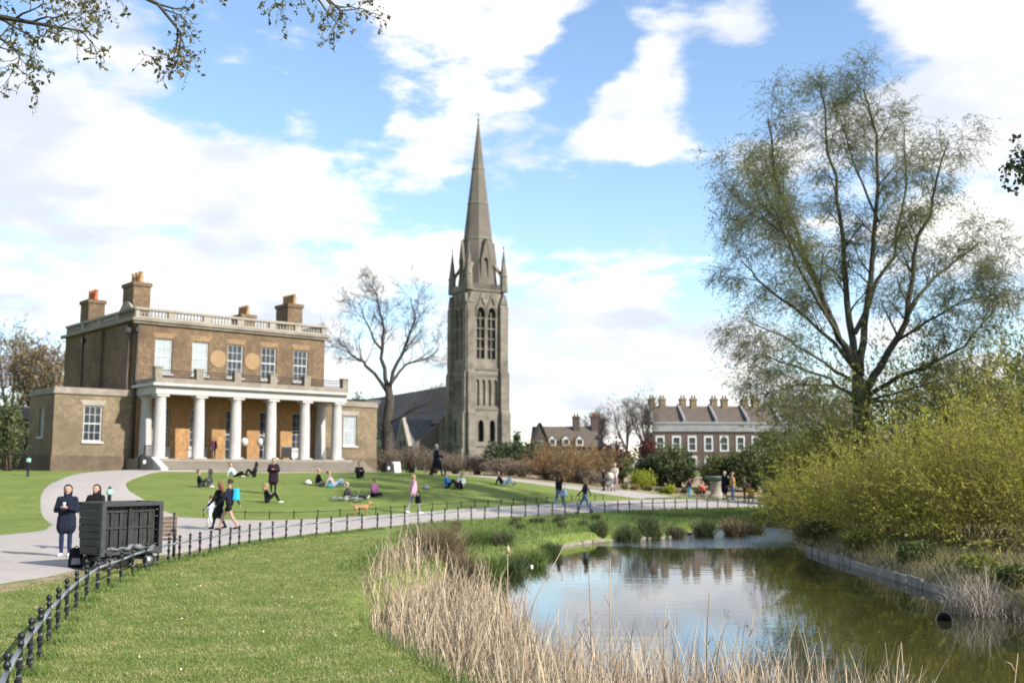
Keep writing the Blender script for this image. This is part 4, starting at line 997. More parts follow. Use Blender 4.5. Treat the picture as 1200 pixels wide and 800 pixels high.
def shrub(name, px, ptop, pbase, d, wpx, n, lsize, leaf, label, group=None, aspect=.55, lobes=7, depth=None, stem='twig_brown', airy=0.0, seed=1, zb=None, cat='shrub'):
    rng.seed(seed); rs = np.random.default_rng(seed); b = at(px, pbase, d); z0 = H(b.x, b.y) if zb is None else zb; base = np.array([b.x, d, z0]); rx = wpx / 2 / F * d; h = max(zat(ptop, d) - z0, .4); ry = depth or rx * .8
    C = []; 
    for i in range(lobes):
        a = 2 * math.pi * i / lobes + rng.uniform(-.4, .4); q = rng.uniform(.25, .66) if i else 0
        C.append((math.cos(a) * rx * q, math.sin(a) * ry * q, h * rng.uniform(.36, .70) if i else h * .62, rng.uniform(.36, .52)))
    C = np.array(C); k = rs.integers(0, lobes, n); v = rs.normal(size=(n, 3)); v /= np.linalg.norm(v, axis=1, keepdims=True)
    r = (1 - airy) * rs.uniform(0, 1, n) ** .28 + airy * rs.uniform(0.2, 1.25, n); r *= 1 + .16 * np.sin(v[:, 0] * 7 + k) * np.cos(v[:, 2] * 6 + 2 * k)
    P = C[k, :3] + v * r[:, None] * (C[k, 3:4] * np.array([[rx, ry, h * .82]])); P[:, 2] = np.clip(P[:, 2], .02, None)
    P += rs.normal(size=P.shape) * .03 * h
    e = empty(name, (base[0], base[1], z0 - .02), 0, label, cat, group)
    st = MB()
    for i in range(lobes):
        c = Vector(C[i, :3]); 
        for q in range(3):
            t = c + Vector((rng.gauss(0, rx * .2), rng.gauss(0, ry * .2), rng.uniform(0, h * .2))); st.tube([(rng.gauss(0, .08 * rx), rng.gauss(0, .08 * ry), -.1), t * .5 + Vector((0, 0, .1 * h)), t], [.022 * h + .01, .014 * h + .006, .006 * h + .002], 4)
    st.build('stems', stem, e, False)
    link('foliage', quads_mesh('foliage', leaf_quads(P, lsize, aspect)), e, leaf); return e


# wispy shrub of many arching stems
def wispy(name, base, rx, ry, h, nstem, tw, leaves, lsize, leaf, stem, label, group=None, seed=1, droop=-.05, aspect=.3, cat='shrub', spread=(5, 38), rt=.012):
    rng.seed(seed); T = Tree(); c = dict(max=2, segs=[0, 6, 4], jit=[0, .10, .16], up=[0, droop, -.02], n=[0, tw], len=[0, h, h * .26], ang=[0, (10, 40), (15, 50)], rr=[0, .5, .4], rmin=rt * .4, leaves=leaves)
    for i in range(nstem):
        a = rng.uniform(0, 2 * math.pi); q = math.sqrt(rng.random()); p = Vector((base[0] + math.cos(a) * rx * q * .75, base[1] + math.sin(a) * ry * q * .75, base[2] - .05))
        out = Vector((math.cos(a) * q * rx, math.sin(a) * q * ry, 0)); out = out.normalized() if out.length > 1e-6 else Vector((1, 0, 0)); ang = R(rng.uniform(*spread)) * (.4 + .8 * q)
        T.branch(p, (Vector((0, 0, 1)) * math.cos(ang) + out * math.sin(ang)).normalized(), h * rng.uniform(.75, 1.15) * (1.12 - .3 * q * q), rt, 1, c)
    return T.finish(name, tuple(base), label, cat, stem, stem, leaf, lsize, aspect, .1, group, hug=.9)


WG = 'pale willow shrubs along the pond bank'
for i, (px, d, rx, ry, h, ns, lab, lf) in enumerate([(948, 42, 1.2, 1.5, 1.9, 60, 'low olive willow shrub at the tip of the bank, next to the path', 'leaf_willow_deep'),
                                          (990, 38.5, 1.7, 1.8, 2.6, 85, 'yellow green willow shrub in front of the tall tree trunk', 'leaf_willow'),
                                          (1055, 35, 1.8, 1.9, 3.3, 95, 'bright yellow willow shrub above the board edging', 'leaf_willow'),
                                          (1125, 32, 1.8, 1.9, 3.7, 95, 'tall yellow willow shrub behind the dead reed clump', 'leaf_willow'),
                                          (1205, 30, 2.0, 2.0, 4.3, 95, 'tallest yellow willow shrub on the bank behind the drain pipe', 'leaf_willow'),
                                          (1290, 28, 2.0, 2.0, 4.3, 50, 'yellow willow shrub furthest along the bank from the tall tree', 'leaf_willow')]):
    x = (px - 600) / F * d; wispy('willow_shrub', (x, d, H(x, d)), rx, ry, h, int(ns * 1.3), 16, 13, .085, lf, 'willow_stem', lab, None, 40 + i, spread=(8, 58), aspect=.34)
for i, (px, ptop, d, wpx, lab) in enumerate([(1075, 412, 50, 150, 'mid green rounded willow tree behind the yellow shrubs'), (1180, 398, 47, 170, 'broad green willow tree behind the tallest yellow shrub'), (1285, 390, 44, 160, 'outermost green willow tree of the bank')]):
    x = (px - 600) / F * d; hh = zat(ptop, d) - H(x, d); wispy('willow_tree', (x, d, H(x, d)), wpx / 2 / F * d, 2.6, hh * .92, 140, 15, 14, .16, 'leaf_willow_deep', 'willow_stem', lab, None, 60 + i, spread=(6, 45), aspect=.4, cat='tree', rt=.02)
# low growth at the water's edge under the willows
for i, (px, py, lab) in enumerate([(960, 632, 'low green scrub at the tip of the bank edging'), (1010, 645, 'low green scrub above the middle boards'), (1075, 660, 'low green scrub above the last boards'), (1150, 675, 'low green scrub beside the dead reed clump'), (1195, 690, 'low green scrub at the bank behind the drain pipe')]):
    p = hit(px, py); shrub('bank_scrub', px, py - 26, py, p.y + .6, 62, 2600, .09, 'leaf_willow_deep' if i % 2 else 'leaf_mid', lab, None, .4, 6, .5, 'willow_stem', .4, 80 + i)

# background planting
S = shrub
S('evergreen_shrub', 598, 520, 560, 92, 62, 5200, .24, 'leaf_dark', 'dark evergreen shrub at the foot of the church tower', seed=2)
S('evergreen_shrub', 628, 517, 560, 96, 50, 4200, .24, 'leaf_dark', 'dark evergreen shrub touching the orange shrub', seed=3)
S('cypress', 606, 501, 548, 150, 15, 1500, .3, 'leaf_dark', 'small distant dark conifer beside the church tower', seed=4, lobes=3, cat='tree')
for k, (px, d, seed) in enumerate([(648, 82, 5), (686, 80, 6), (668, 85, 7)]):
    x = (px - 600) / F * d
    wispy('dogwood_shrub', (x, d, H(x, d)), 1.15, 1.1, 2.75, 75, 9, 9, .16, 'twig_orange', 'twig_brown', ['airy orange twigged shrub beside the dark evergreen', 'airy orange twigged shrub nearest the red leaved trees', 'airy orange twigged shrub between two others like it'][k], None, seed, spread=(5, 50), aspect=.22, rt=.018)
S('maple_tree', 722, 516, 560, 112, 56, 3600, .28, 'leaf_red', 'dark red leaved tree behind the orange shrubs', airy=.4, seed=8, cat='tree')
S('maple_tree', 762, 512, 560, 118, 46, 3000, .28, 'leaf_red', 'dark red leaved tree below the leafless trees', airy=.5, seed=9, cat='tree')
S('grey_shrub', 728, 536, 580, 84, 44, 2600, .2, 'leaf_laurel', 'grey green shrub behind the clipped yellow dome', seed=10, airy=.3)
S('laurel_shrub', 795, 524, 580, 84, 78, 7500, .21, 'leaf_laurel', 'big glossy laurel with pale new shoots', seed=11)
S('laurel_shrub', 768, 530, 580, 86, 50, 4200, .21, 'leaf_dark', 'dark laurel in the shade of the glossy one', seed=12)
S('laurel_shrub', 845, 532, 580, 82, 60, 5200, .21, 'leaf_mid', 'olive laurel behind the stone pedestal', seed=13)
S('laurel_shrub', 884, 520, 585, 80, 70, 6500, .22, 'leaf_laurel', 'tall laurel behind the people in orange', seed=14)
S('laurel_shrub', 925, 524, 585, 72, 72, 6500, .2, 'leaf_mid', 'olive laurel next to the willow bank', seed=15, airy=.2)
S('laurel_shrub', 915, 555, 590, 66, 50, 4200, .16, 'leaf_mid', 'low green laurel overhanging the path', seed=16, airy=.2)
S('laurel_shrub', 950, 500, 580, 88, 80, 6500, .25, 'leaf_mid', 'large olive shrub in front of the terrace end', seed=17, airy=.3)
S('laurel_shrub', 985, 486, 580, 95, 80, 6500, .25, 'leaf_mid', 'large olive shrub hiding the last terrace houses', seed=23, airy=.3)
S('laurel_shrub', 935, 505, 585, 66, 60, 6000, .17, 'leaf_willow_deep', 'loose green shrub between laurels and willows', seed=24, airy=.35)
S('laurel_shrub', 905, 503, 580, 98, 56, 5200, .24, 'leaf_mid', 'olive shrub directly below the terrace windows', seed=25, airy=.3)
S('clipped_dome', 754, 549, 577, 77, 34, 4600, .11, 'leaf_lime', 'clipped yellow green dome shrub at the back path', seed=18, lobes=9)
S('clipped_dome', 785, 567, 582, 73, 24, 2200, .10, 'leaf_lime', 'small yellow green bush in the flower bed', seed=19, lobes=5)
S('conifer_shrub', 417, 455, 545, 118, 62, 3800, .35, 'leaf_dark', 'dark green tree behind the villa wing', seed=20, cat='tree')
S('evergreen_shrub', 8, 462, 556, 74, 46, 5200, .17, 'leaf_laurel', 'green leafy shrub against the iron railings', seed=21)
S('evergreen_shrub', -28, 470, 556, 72, 46, 4200, .17, 'leaf_laurel', 'green leafy shrub beyond the end of the railings', seed=22)
# dull twiggy hedge along the back of the lawn: one shrub at a time
HEDGE = [(455, 527, 98, 40), (482, 522, 97, 42), (508, 527, 96, 38), (534, 531, 95, 38), (560, 533, 93, 40), (586, 538, 90, 40), (612, 541, 88, 40), (640, 546, 84, 40), (664, 549, 81, 36), (688, 552, 79, 34), (710, 556, 77, 26)]
for i, (px, pt, d, wp) in enumerate(HEDGE):
    S('hedge_shrub', px, pt - 3, 560, d, wp + 14, 4200, .19, 'twig_dull', 'dull brown twiggy hedge shrub along the back path', 'brown hedge behind the lawn', .18, 6, 1.1, 'twig_brown', .35, 100 + i)
# low bedding plants in front of the laurels
for i, px in enumerate((733, 745, 762, 775, 792, 803, 818)):
    d = 74 + (i % 3) * .8; p = at(px, 580, d)
    S('bedding_plant', px, 571 + (i % 2) * 2, 582, d, 17, 500, .1, ('leaf_mid', 'leaf_rust', 'leaf_laurel')[i % 3], ('low green bedding plant in the flower bed', 'low brown bedding plant in the flower bed', 'low grey green bedding plant in the flower bed')[i % 3], 'plants in the flower bed', .5, 4, .5, seed=130 + i, cat='plant')

# ---- pond-side tufts
def tuft(name, px, py, wpx, hpx, n, leaf, label, group=None, wd=.02, lean=.5, cat='grass clump', seed=1, bend=.9, dd=0):
    p = hit(px, py); d = p.y + dd; rx = wpx / 2 / F * d; h = hpx / F * d; x = (px - 600) / F * d; rs = np.random.default_rng(seed)
    a = rs.uniform(0, 6.283, n); q = np.sqrt(rs.uniform(0, 1, n)) * .6; P = np.stack([np.cos(a) * q * rx, np.sin(a) * q * rx, np.zeros(n)], 1)
    z = H(x, d); P[:, 2] = HN(P[:, 0] + x, P[:, 1] + d) - z - .03; P[:, 2] = np.maximum(P[:, 2], -.6 - z)
    me = blades_mesh(name, P, h * rs.uniform(.5, 1.15, n), wd * d / 30, lean, 4, bend); o = link(name, me, None, leaf); o.location = (x, d, z); return tag(o, label, cat, group)


tuft('tussock', 520, 655, 70, 48, 1500, 'sedge_tan', 'big tan tussock of dead grass at the pond corner', lean=.6, seed=1, bend=1.2)
tuft('tussock', 500, 650, 50, 38, 900, 'blade_dark', 'dark green tussock half under the tan one', seed=2)
tuft('tussock', 545, 658, 40, 40, 700, 'sedge_tan', 'tan tussock at the water side of the big one', seed=3, bend=1.4)
for i, (px, py, wp, hp) in enumerate([(575, 655, 44, 32), (600, 652, 44, 30), (625, 645, 40, 26), (588, 640, 40, 22), (560, 640, 36, 24), (645, 634, 30, 18)]):
    tuft('sedge_clump', px, py, wp, hp, 650, 'blade_dark' if i % 2 else 'blade_bank', 'grey green sedge clump by the pond corner, paler' if i % 2 == 0 else 'dark sedge clump by the pond corner', 'sedge at the pond corner', seed=10 + i)
for i, (px, py, wp, hp) in enumerate([(735, 622, 40, 22), (760, 620, 40, 20), (790, 619, 30, 18), (822, 617, 34, 26), (858, 616, 40, 26), (700, 622, 30, 14), (880, 614, 30, 16)]):
    tuft('rush_clump', px, py, wp, hp, 600, ('blade_dark', 'sedge_tan')[i in (4,)] if i != 3 else 'blade_dark', 'dark rounded rush clump on the far pond bank' if i != 4 else 'tan brown rush clump on the far pond bank', 'rushes on the far pond bank', seed=30 + i)
rs = np.random.default_rng(5)
for i in range(13):
    px = rs.uniform(525, 720); tuft('dock_plant', px, 619 - (px - 520) * .035 + rs.uniform(-4, 5), 14, 9, 130, 'blade_dark', 'small dark leafy weed in the grass bank above the pond', 'weeds on the grass bank', wd=.05, seed=50 + i, cat='plant')

# ---- grass blades (stuff)
def inpoly(X, Y, poly):
    ins = np.zeros(X.shape, bool); n = len(poly)
    for i in range(n):
        ax, ay = poly[i]; bx, by = poly[(i + 1) % n]; c = (ay > Y) != (by > Y)
        ins ^= c & (X < ax + (Y - ay) / (by - ay + 1e-12) * (bx - ax))
    return ins


pathpoly = [(p.x, p.y) for p in an] + [(p.x, p.y) for p in reversed(af)]
n = 150000; Y = 9.5 + 26 * nrng.uniform(0, 1, n) ** 1.6; X = (nrng.uniform(-40, 760, n) - 600) / F * Y
ok = (pond_sd(X, Y) > .12) & ~inpoly(X + nrng.normal(0, .13, n), Y + nrng.normal(0, .13, n), pathpoly); X, Y = X[ok], Y[ok]
P = np.stack([X, Y, HN(X, Y) + .01], 1)
o = link('lawn_grass', blades_mesh('lawn_grass', P, nrng.uniform(.012, .036, len(P)) * (1 + .02 * Y), .006 + .0005 * Y, .9, 2, .8), None, 'blade_green')
tag(o, 'short mown grass on the foreground lawn', 'grass', kind='stuff')
# scattered coarser tufts in the lawn
n = 330; cY = 10.2 + 22 * nrng.uniform(0, 1, n) ** 1.4; cX = (nrng.uniform(-20, 560, n) - 600) / F * cY; X = np.repeat(cX, 16) + nrng.normal(0, .07, n * 16); Y = np.repeat(cY, 16) + nrng.normal(0, .07, n * 16)
ok = (pond_sd(X, Y) > .2) & ~inpoly(X, Y, pathpoly); P = np.stack([X[ok], Y[ok], HN(X[ok], Y[ok]) - .008], 1)
o = link('grass_tufts', blades_mesh('grass_tufts', P, nrng.uniform(.03, .085, len(P)), .008 + .0004 * P[:, 1], .8, 2, .9), None, 'blade_bank'); tag(o, 'coarser darker grass tufts scattered over the foreground lawn', 'grass', kind='stuff')
# longer grass along the bank between path and pond
n = 60000; s = nrng.uniform(0, 1, n); X = nrng.uniform(-4, 15, n); Y = nrng.uniform(24, 62, n); sd = pond_sd(X, Y)
ok = (sd > .1) & (sd < 7) & (X / Y < .25) & ~inpoly(X, Y, pathpoly) & (X < 9 + (Y > 48) * 6) & (Y < np.interp(X, [p.x for p in an], [p.y for p in an]))
X, Y = X[ok], Y[ok]; P = np.stack([X, Y, HN(X, Y) - .01], 1)
o = link('bank_grass', blades_mesh('bank_grass', P, nrng.uniform(.08, .24, len(P)), .022, .5, 2, .7), None, 'blade_bank'); tag(o, 'rough longer grass on the bank between path and pond', 'grass', kind='stuff')
# taller tufts at the fence feet are added with the fence
# daisies
n = 130; Y = 10.5 + 16 * nrng.uniform(0, 1, n) ** 1.3; X = (nrng.uniform(60, 520, n) - 600) / F * Y
ok = (pond_sd(X, Y) > .5) & ~inpoly(X, Y, pathpoly); X, Y = X[ok], Y[ok]; Pd = np.stack([X, Y, HN(X, Y) + .035], 1)
A = nrng.normal(size=(len(Pd), 3)) * [1, 1, .15]
o = link('daisies', quads_mesh('daisies', leaf_quads(Pd, .016, 1.0, A=A)), None, 'petal'); tag(o, 'scattered white daisies in the foreground lawn', 'flowers', kind='stuff')
n = 26000; X = nrng.uniform(9.3, 17, n); Y = nrng.uniform(18, 44, n); ok = (pond_sd(X, Y) > .05) & (X < 10.2 + nrng.exponential(2.2, n)); X, Y = X[ok], Y[ok]; P = np.stack([X, Y, HN(X, Y) - .02], 1)
o = link('bank_undergrowth', blades_mesh('bank_undergrowth', P, nrng.uniform(.08, .5, len(P)), nrng.uniform(.015, .03, len(P)), .6, 3, .8), None, 'undergrowth'); tag(o, 'tangled brown and green undergrowth below the willow shrubs', 'undergrowth', kind='stuff')
# ---- reeds
RB = [(424, 706), (430, 728), (456, 748), (492, 774), (532, 805), (600, 840), (640, 800), (650, 772), (628, 745), (608, 715), (575, 692), (520, 672), (470, 664), (440, 680)]
RC = [(590, 830), (632, 780), (660, 778), (700, 786), (760, 792), (830, 800), (900, 806), (970, 822), (1060, 850), (1120, 900), (1000, 960), (700, 960), (600, 900)]


def px_points(poly, n, z):
    P = np.array(poly); X = nrng.uniform(P[:, 0].min(), P[:, 0].max(), n); Yp = nrng.uniform(P[:, 1].min(), P[:, 1].max(), n)
    wgt = nrng.uniform(0, 1, n) < (P[:, 1].min() - 560) ** 1.0 / (Yp - 560); k = inpoly(X, Yp, poly) & wgt
    out = []
    for a, b_ in zip(X[k], Yp[k]):
        r = raydir(a, b_); kk = (z - CAMH) / r.z; out.append((r.x * kk, r.y * kk, z))
    return np.array(out), X[k]


P1, U1 = px_points(RB, 6800, -.35); P1[:, 2] = np.clip(HN(P1[:, 0], P1[:, 1]), -.62, .1) - .02
hh = np.interp(U1, [426, 480, 560, 620, 660], [.6, 1.05, 1.12, .9, .8]) * nrng.uniform(.35, 1.22, len(P1))
o = link('reed_bed', blades_mesh('reed_bed', P1, hh, nrng.uniform(.011, .027, len(P1)), .27, 6, .4, .6), None, 'reed_straw'); tag(o, 'dense bed of dry straw coloured reeds on the near pond edge', 'reeds', kind='stuff')
P2, U2 = px_points(RC, 8500, -.45); P2[:, 2] = np.clip(HN(P2[:, 0], P2[:, 1]), -.62, .1) - .02
hh = np.interp(U2, [600, 700, 850, 1000], [1.08, 1.04, .98, .92]) * nrng.uniform(.3, 1.2, len(P2))
o = link('reed_bed', blades_mesh('reed_bed', P2, hh, nrng.uniform(.009, .02, len(P2)), .26, 6, .3, .5), None, 'reed_straw'); tag(o, 'sparser broken reeds standing in the near shallows of the pond', 'reeds', kind='stuff')
P3 = np.concatenate([P1[nrng.uniform(size=len(P1)) < .45], P2[nrng.uniform(size=len(P2)) < .45]]); P3 = P3 + nrng.normal(size=P3.shape) * [.08, .08, 0]
o = link('reed_litter', blades_mesh('reed_litter', P3, nrng.uniform(.2, .6, len(P3)), nrng.uniform(.008, .016, len(P3)), .9, 4, .8, .3), None, 'reed_brown'); tag(o, 'brown broken reed litter among the standing reeds', 'reeds', kind='stuff')
P4, U4 = px_points([(420, 716), (440, 720), (500, 760), (560, 762), (640, 780), (690, 830), (600, 860), (530, 815), (480, 778), (430, 738)], 11000, -.15); P4[:, 2] = np.clip(HN(P4[:, 0], P4[:, 1]), -.6, .1) - .02
o = link('waterside_grass', blades_mesh('waterside_grass', P4, nrng.uniform(.15, .42, len(P4)), .010, .35, 4, .6), None, 'blade_bank'); tag(o, 'fresh green grass sprouting through the reeds', 'grass', kind='stuff')
P5, U5 = px_points([(1060, 700), (1200, 738), (1210, 720), (1190, 690), (1100, 690)], 1100, -.5)
rs = np.random.default_rng(8); n = 420; c0 = Vector(((1132 - 600) / F * 20.6, 20.6, -.5)); a = rs.uniform(0, 6.283, n); q = np.sqrt(rs.uniform(0, 1, n)) * .42
P5 = np.stack([c0.x + np.cos(a) * q * 1.2, c0.y + np.sin(a) * q, np.full(n, -.58)], 1)
o = link('reed_clump', blades_mesh('reed_clump', P5, rs.uniform(.35, 1.15, n), .016, .42, 5, .5, .55), None, 'reed_grey'); tag(o, 'grey dead reed clump leaning over the water beside the drain pipe', 'reeds', kind='stuff')
n = 260; P6 = np.stack([rs.uniform(8.8, 10.2, n), rs.uniform(19.0, 22.5, n), np.full(n, -.56)], 1)
o = link('reed_litter', blades_mesh('reed_litter', P6, rs.uniform(.15, .5, n), .014, .9, 4, .6, .5), None, 'reed_grey'); tag(o, 'grey fallen reed stems floating below the dead reed clump', 'reeds', kind='stuff')
# single tall stalks that stand out of the bed
STK = [(589, 792, 646, 6, .0, 1, 'tall pale reed stalk with a fluffy round seed head'), (600, 760, 641, 60, .0, 0, 'long pale reed stalk leaning sideways out of the bed'), (828, 815, 695, 3, 0, 0, 'straight dark reed stalk standing alone in the water'), (715, 800, 655, 0, 0, 0, 'thin upright reed stalk against the bright water, next to its twin'),
       (693, 795, 672, -3, 0, 0, 'thin upright reed stalk against the bright water, darker twin'), (780, 812, 700, 0, 0, 0, 'short upright reed stalk in the water'), (1045, 850, 752, -8, 0, 0, 'leaning broken reed stalk at the pond edge below the dark water'), (1062, 850, 752, -6, 0, 0, 'reed stalk with a bent tip beside the leaning one'), (862, 830, 712, 22, 0, 0, 'slanting dry reed stalk over the bright reflection'), (1185, 838, 765, 8, 0, 0, 'crooked reed stalk in the pond across from the drain pipe')]
for (px, pb, pt, dx, _, head, lab) in STK:
    z = -.5; r = raydir(px, pb); k = (z - CAMH) / r.z; b_ = Vector((r.x * k, r.y * k, z)); d = b_.y; tp = at(px + dx, pt, d); mb = MB()
    mid = b_.lerp(tp, .5) + Vector((rng.gauss(0, .02), .02, 0)); mb.tube([Vector((0, 0, -.1)), mid - b_, tp - b_], [.009, .008, .005], 5)
    e = empty('reed_stalk', tuple(b_), 0, lab, 'reed stalk'); mb.build('stem', 'reed_straw' if 'dark' not in lab else 'reed_brown', e, False)
    tip = tp - b_; hd = MB()
    if head: hd.lathe(tip, [(.006, -.03), (.03, 0), (.036, .03), (.02, .06), (.004, .08)], 8); hd.build('seed_head', 'reed_straw', e)
    else: hd.tube([tip * (.5 + .03 * (px % 9)), tip * (.5 + .03 * (px % 9)) + Vector((.05 * (-1) ** px, 0, .1)), tip * (.5 + .03 * (px % 9)) + Vector(((.06 + .02 * (px % 6)) * (-1) ** px, .02, .13 - .03 * (px % 5)))], [.006, .008, .002], 4); hd.build('leaf', 'reed_straw', e, False)

# ---- overhanging branches in the foreground, from a tree standing beside the fence outside the view
rng.seed(21)
cfg3 = dict(max=3, segs=[0, 4, 3, 3], jit=[0, .2, .25, .25], up=[0, -.03, -.08, -.12], n=[0, 4, 3], len=[0, .42, .22, .15], ang=[0, (30, 65), (30, 65), (30, 70)], rr=[0, .5, .5, .5], rmin=.0035, leaves=4)
T = Tree(); D0 = 10.5; tb0 = Vector((-8.0, 8.6, 0)); tb0.z = H(tb0.x, tb0.y) - .1
T.wood.tube([tb0, tb0 + Vector((.05, 0, 2.5)), tb0 + Vector((.2, .1, 5)), tb0 + Vector((.2, .3, 8)), tb0 + Vector((.1, .4, 10.5))], [.38, .29, .24, .17, .08], 12)
fork = at(-330, 60, 9.0)
def over(pix, r0, r1, cnt, start):
    P = [start] + [at(px, py, D0 + dd) for (px, py, dd) in pix]; n = len(P) - 1; rad = [r0 + (r1 - r0) * (i / n) for i in range(n + 1)]
    T.wood.tube(P, rad, 6); T.kids(P, rad, 0, 0, cfg3, .4, cnt)
s1 = tb0 + Vector((.15, .1, 4.6)); s2 = tb0 + Vector((.2, .2, 6.3)); s3 = tb0 + Vector((.2, .3, 8.2))
over([(-90, 10, 0), (0, 20, 0), (55, 30, 0), (105, 38, 0)], .05, .007, 9, s1)
over([(-60, 60, .5), (0, 45, .5), (24, 62, .5), (20, 82, .5)], .03, .005, 7, s1)
over([(-120, -60, .3), (0, -45, .3), (110, -30, .3), (185, 5, .3), (213, 40, .3), (209, 66, .3)], .05, .005, 11, s2)
over([(-120, -140, 1), (60, -120, 1), (220, -70, 1), (320, -25, 1), (385, 0, 1), (405, 18, 1)], .07, .006, 15, s3)
over([(-50, -15, -.4), (60, -8, -.4), (120, -2, -.4)], .03, .006, 7, s2)
over([(-250, 0, 2), (-150, -100, 3)], .06, .02, 5, s2); over([(-420, -60, 2), (-520, -150, 2)], .06, .02, 5, s3)
T.finish('lime_tree', tuple(tb0), 'overhanging tree with small young leaves on thin twigs', 'tree', 'bark', 'bark', 'leaf_spring', .045, .65, .5)
# dark twig cluster reaching in above the willows
rng.seed(33); T = Tree(); D0 = 19; tb0 = Vector((15.5, 19, 0)); tb0.z = H(15.5, 19) - .1
T.wood.tube([tb0, tb0 + Vector((0, 0, 4)), tb0 + Vector((-.3, 0, 8)), tb0 + Vector((-.4, 0, 10.5))], [.3, .24, .15, .05], 10)
over([(1330, 130, 0), (1270, 150, 0), (1222, 170, 0), (1203, 195, 0)], .06, .012, 10, tb0 + Vector((-.2, 0, 6)))
over([(1320, 190, 0), (1260, 205, 0), (1212, 220, 0)], .05, .012, 6, tb0 + Vector((-.3, 0, 7)))
T.finish('beech_tree', tuple(tb0), 'dark twig cluster of a tree reaching in above the willow bank', 'tree', 'bark', 'bark', 'leaf_dark', .09, .7, .4)
# ------------------------------------------------------------------ knee-high fence with twisted posts
FP = [(-14, 905), (4, 850), (20, 815), (34, 791), (46, 773), (57, 754), (67, 741), (78, 726), (89, 715), (101, 704), (114, 694), (127, 688), (141, 682), (155, 675), (170, 669), (184, 664), (197, 660), (210, 656.5), (222, 654), (234, 651.5), (246, 649), (257, 646), (269, 643.5), (280, 641), (292, 638.5), (304.5, 636), (319.5, 634), (335, 632), (352, 630), (371, 628), (388, 626), (406.5, 624), (424, 622), (442, 620.3), (458, 618.8), (474, 617.3), (490, 615.8), (505.7, 614), (521, 612.5), (537, 611), (552.5, 609.6), (568, 608.6), (584, 607.6), (599.5, 606.8), (615.5, 606), (631, 605.3), (647, 604.6), (662, 603.8), (677, 603), (692, 602.2), (709, 601.4), (724, 600.6), (738, 600), (752, 599.3), (765, 598.7), (778.5, 598), (791, 597.5), (805, 597), (816.5, 596.6), (828.5, 596.2), (841, 595.8), (853, 595.4), (865, 595), (877, 594.5), (889, 594)]


def fence(name, pts, h, r, rail_z, label, twist=True, rr=.026):
    e = empty(name, tuple(pts[len(pts) // 3]), 0, label, 'fence'); o0 = Vector(e.location)
    pm = MB(); n = 22
    if twist:
        vs = []; fs = []; zs = [-.12 + (h - .13 + .12) * i / n for i in range(n + 1)]
        for i, z in enumerate(zs):
            a0 = (0 if i < 3 else (i - 2) * .5) if i < n - 3 else (n - 6) * .5
            for k in range(4):
                a = a0 + k * math.pi / 2; vs.append(((r * 1.4 if k % 2 else r * .95) * math.cos(a), (r * 1.4 if k % 2 else r * .95) * math.sin(a), z))
        for i in range(n):
            for k in range(4): fs.append((i * 4 + k, i * 4 + (k + 1) % 4, (i + 1) * 4 + (k + 1) % 4, (i + 1) * 4 + k))
        pm.add(vs, fs); pm.lathe((0, 0, h - .13), [(r * 1.35, 0), (r * 1.35, .03), (r * .7, .05), (r * 1.25, .075), (r * 1.45, .095), (r * 1.2, .12), (r * .3, .135)], 8)
    else: pm.lathe((0, 0, -.1), [(r, 0), (r, h + .04), (r * 1.5, h + .06), (r * 1.2, h + .1), (.2 * r, h + .12)], 6)
    me = pm.mesh('post'); me.materials.append(M('black_metal'))
    for p in pts:
        o = link('post', me, e); o.location = p - o0; o.rotation_euler = (rng.gauss(0, .02), rng.gauss(0, .025), rng.uniform(0, 3))
    for a, b_ in zip(pts[:-1], pts[1:]):
        mb = MB(); A_ = a + Vector((0, 0, rail_z)) - o0; B_ = b_ + Vector((0, 0, rail_z)) - o0; mb.tube([A_, A_.lerp(B_, .5) - Vector((0, 0, .006)), B_], rr, 6); mb.build('rail', 'rail_metal' if twist else 'black_metal', e, False)
    return e


fpts = []
for (px, py) in FP:
    p = hit(px, py); p.z = H(p.x, p.y); fpts.append(p)
fence('twisted_post_fence', fpts, .60, .027, .43, 'low black iron fence of twisted ball topped posts with one rail along the path')
E2 = resample(af[8:], 400); s = np.r_[0, np.cumsum(np.hypot(*np.diff(E2, axis=0).T))]; q = np.arange(.5, s[-1] * .62, 1.0)
lp = [Vector((x, y + .25, 0)) for x, y in zip(np.interp(q, s, E2[:, 0]), np.interp(q, s, E2[:, 1]))]
for p in lp: p.z = H(p.x, p.y)
fence('lawn_edge_fence', lp, .34, .022, .28, 'very low dark fence round the lower edge of the sloping lawn', False, .012)
# tufts of longer grass at fence feet
n = 9000; ii = nrng.integers(1, 34, n); P = np.array([[fpts[i].x, fpts[i].y, 0] for i in ii]) + np.c_[nrng.normal(0, .13, n), nrng.normal(0, .13, n), np.zeros(n)]
k = ~inpoly(P[:, 0], P[:, 1], pathpoly); P = P[k]; P[:, 2] = HN(P[:, 0], P[:, 1]) - .01
o = link('fence_grass', blades_mesh('fence_grass', P, nrng.uniform(.04, .14, len(P)), .007 + .0004 * P[:, 1], .5, 3, .7), None, 'blade_bank'); tag(o, 'longer unmown grass around the fence posts', 'grass', kind='stuff')
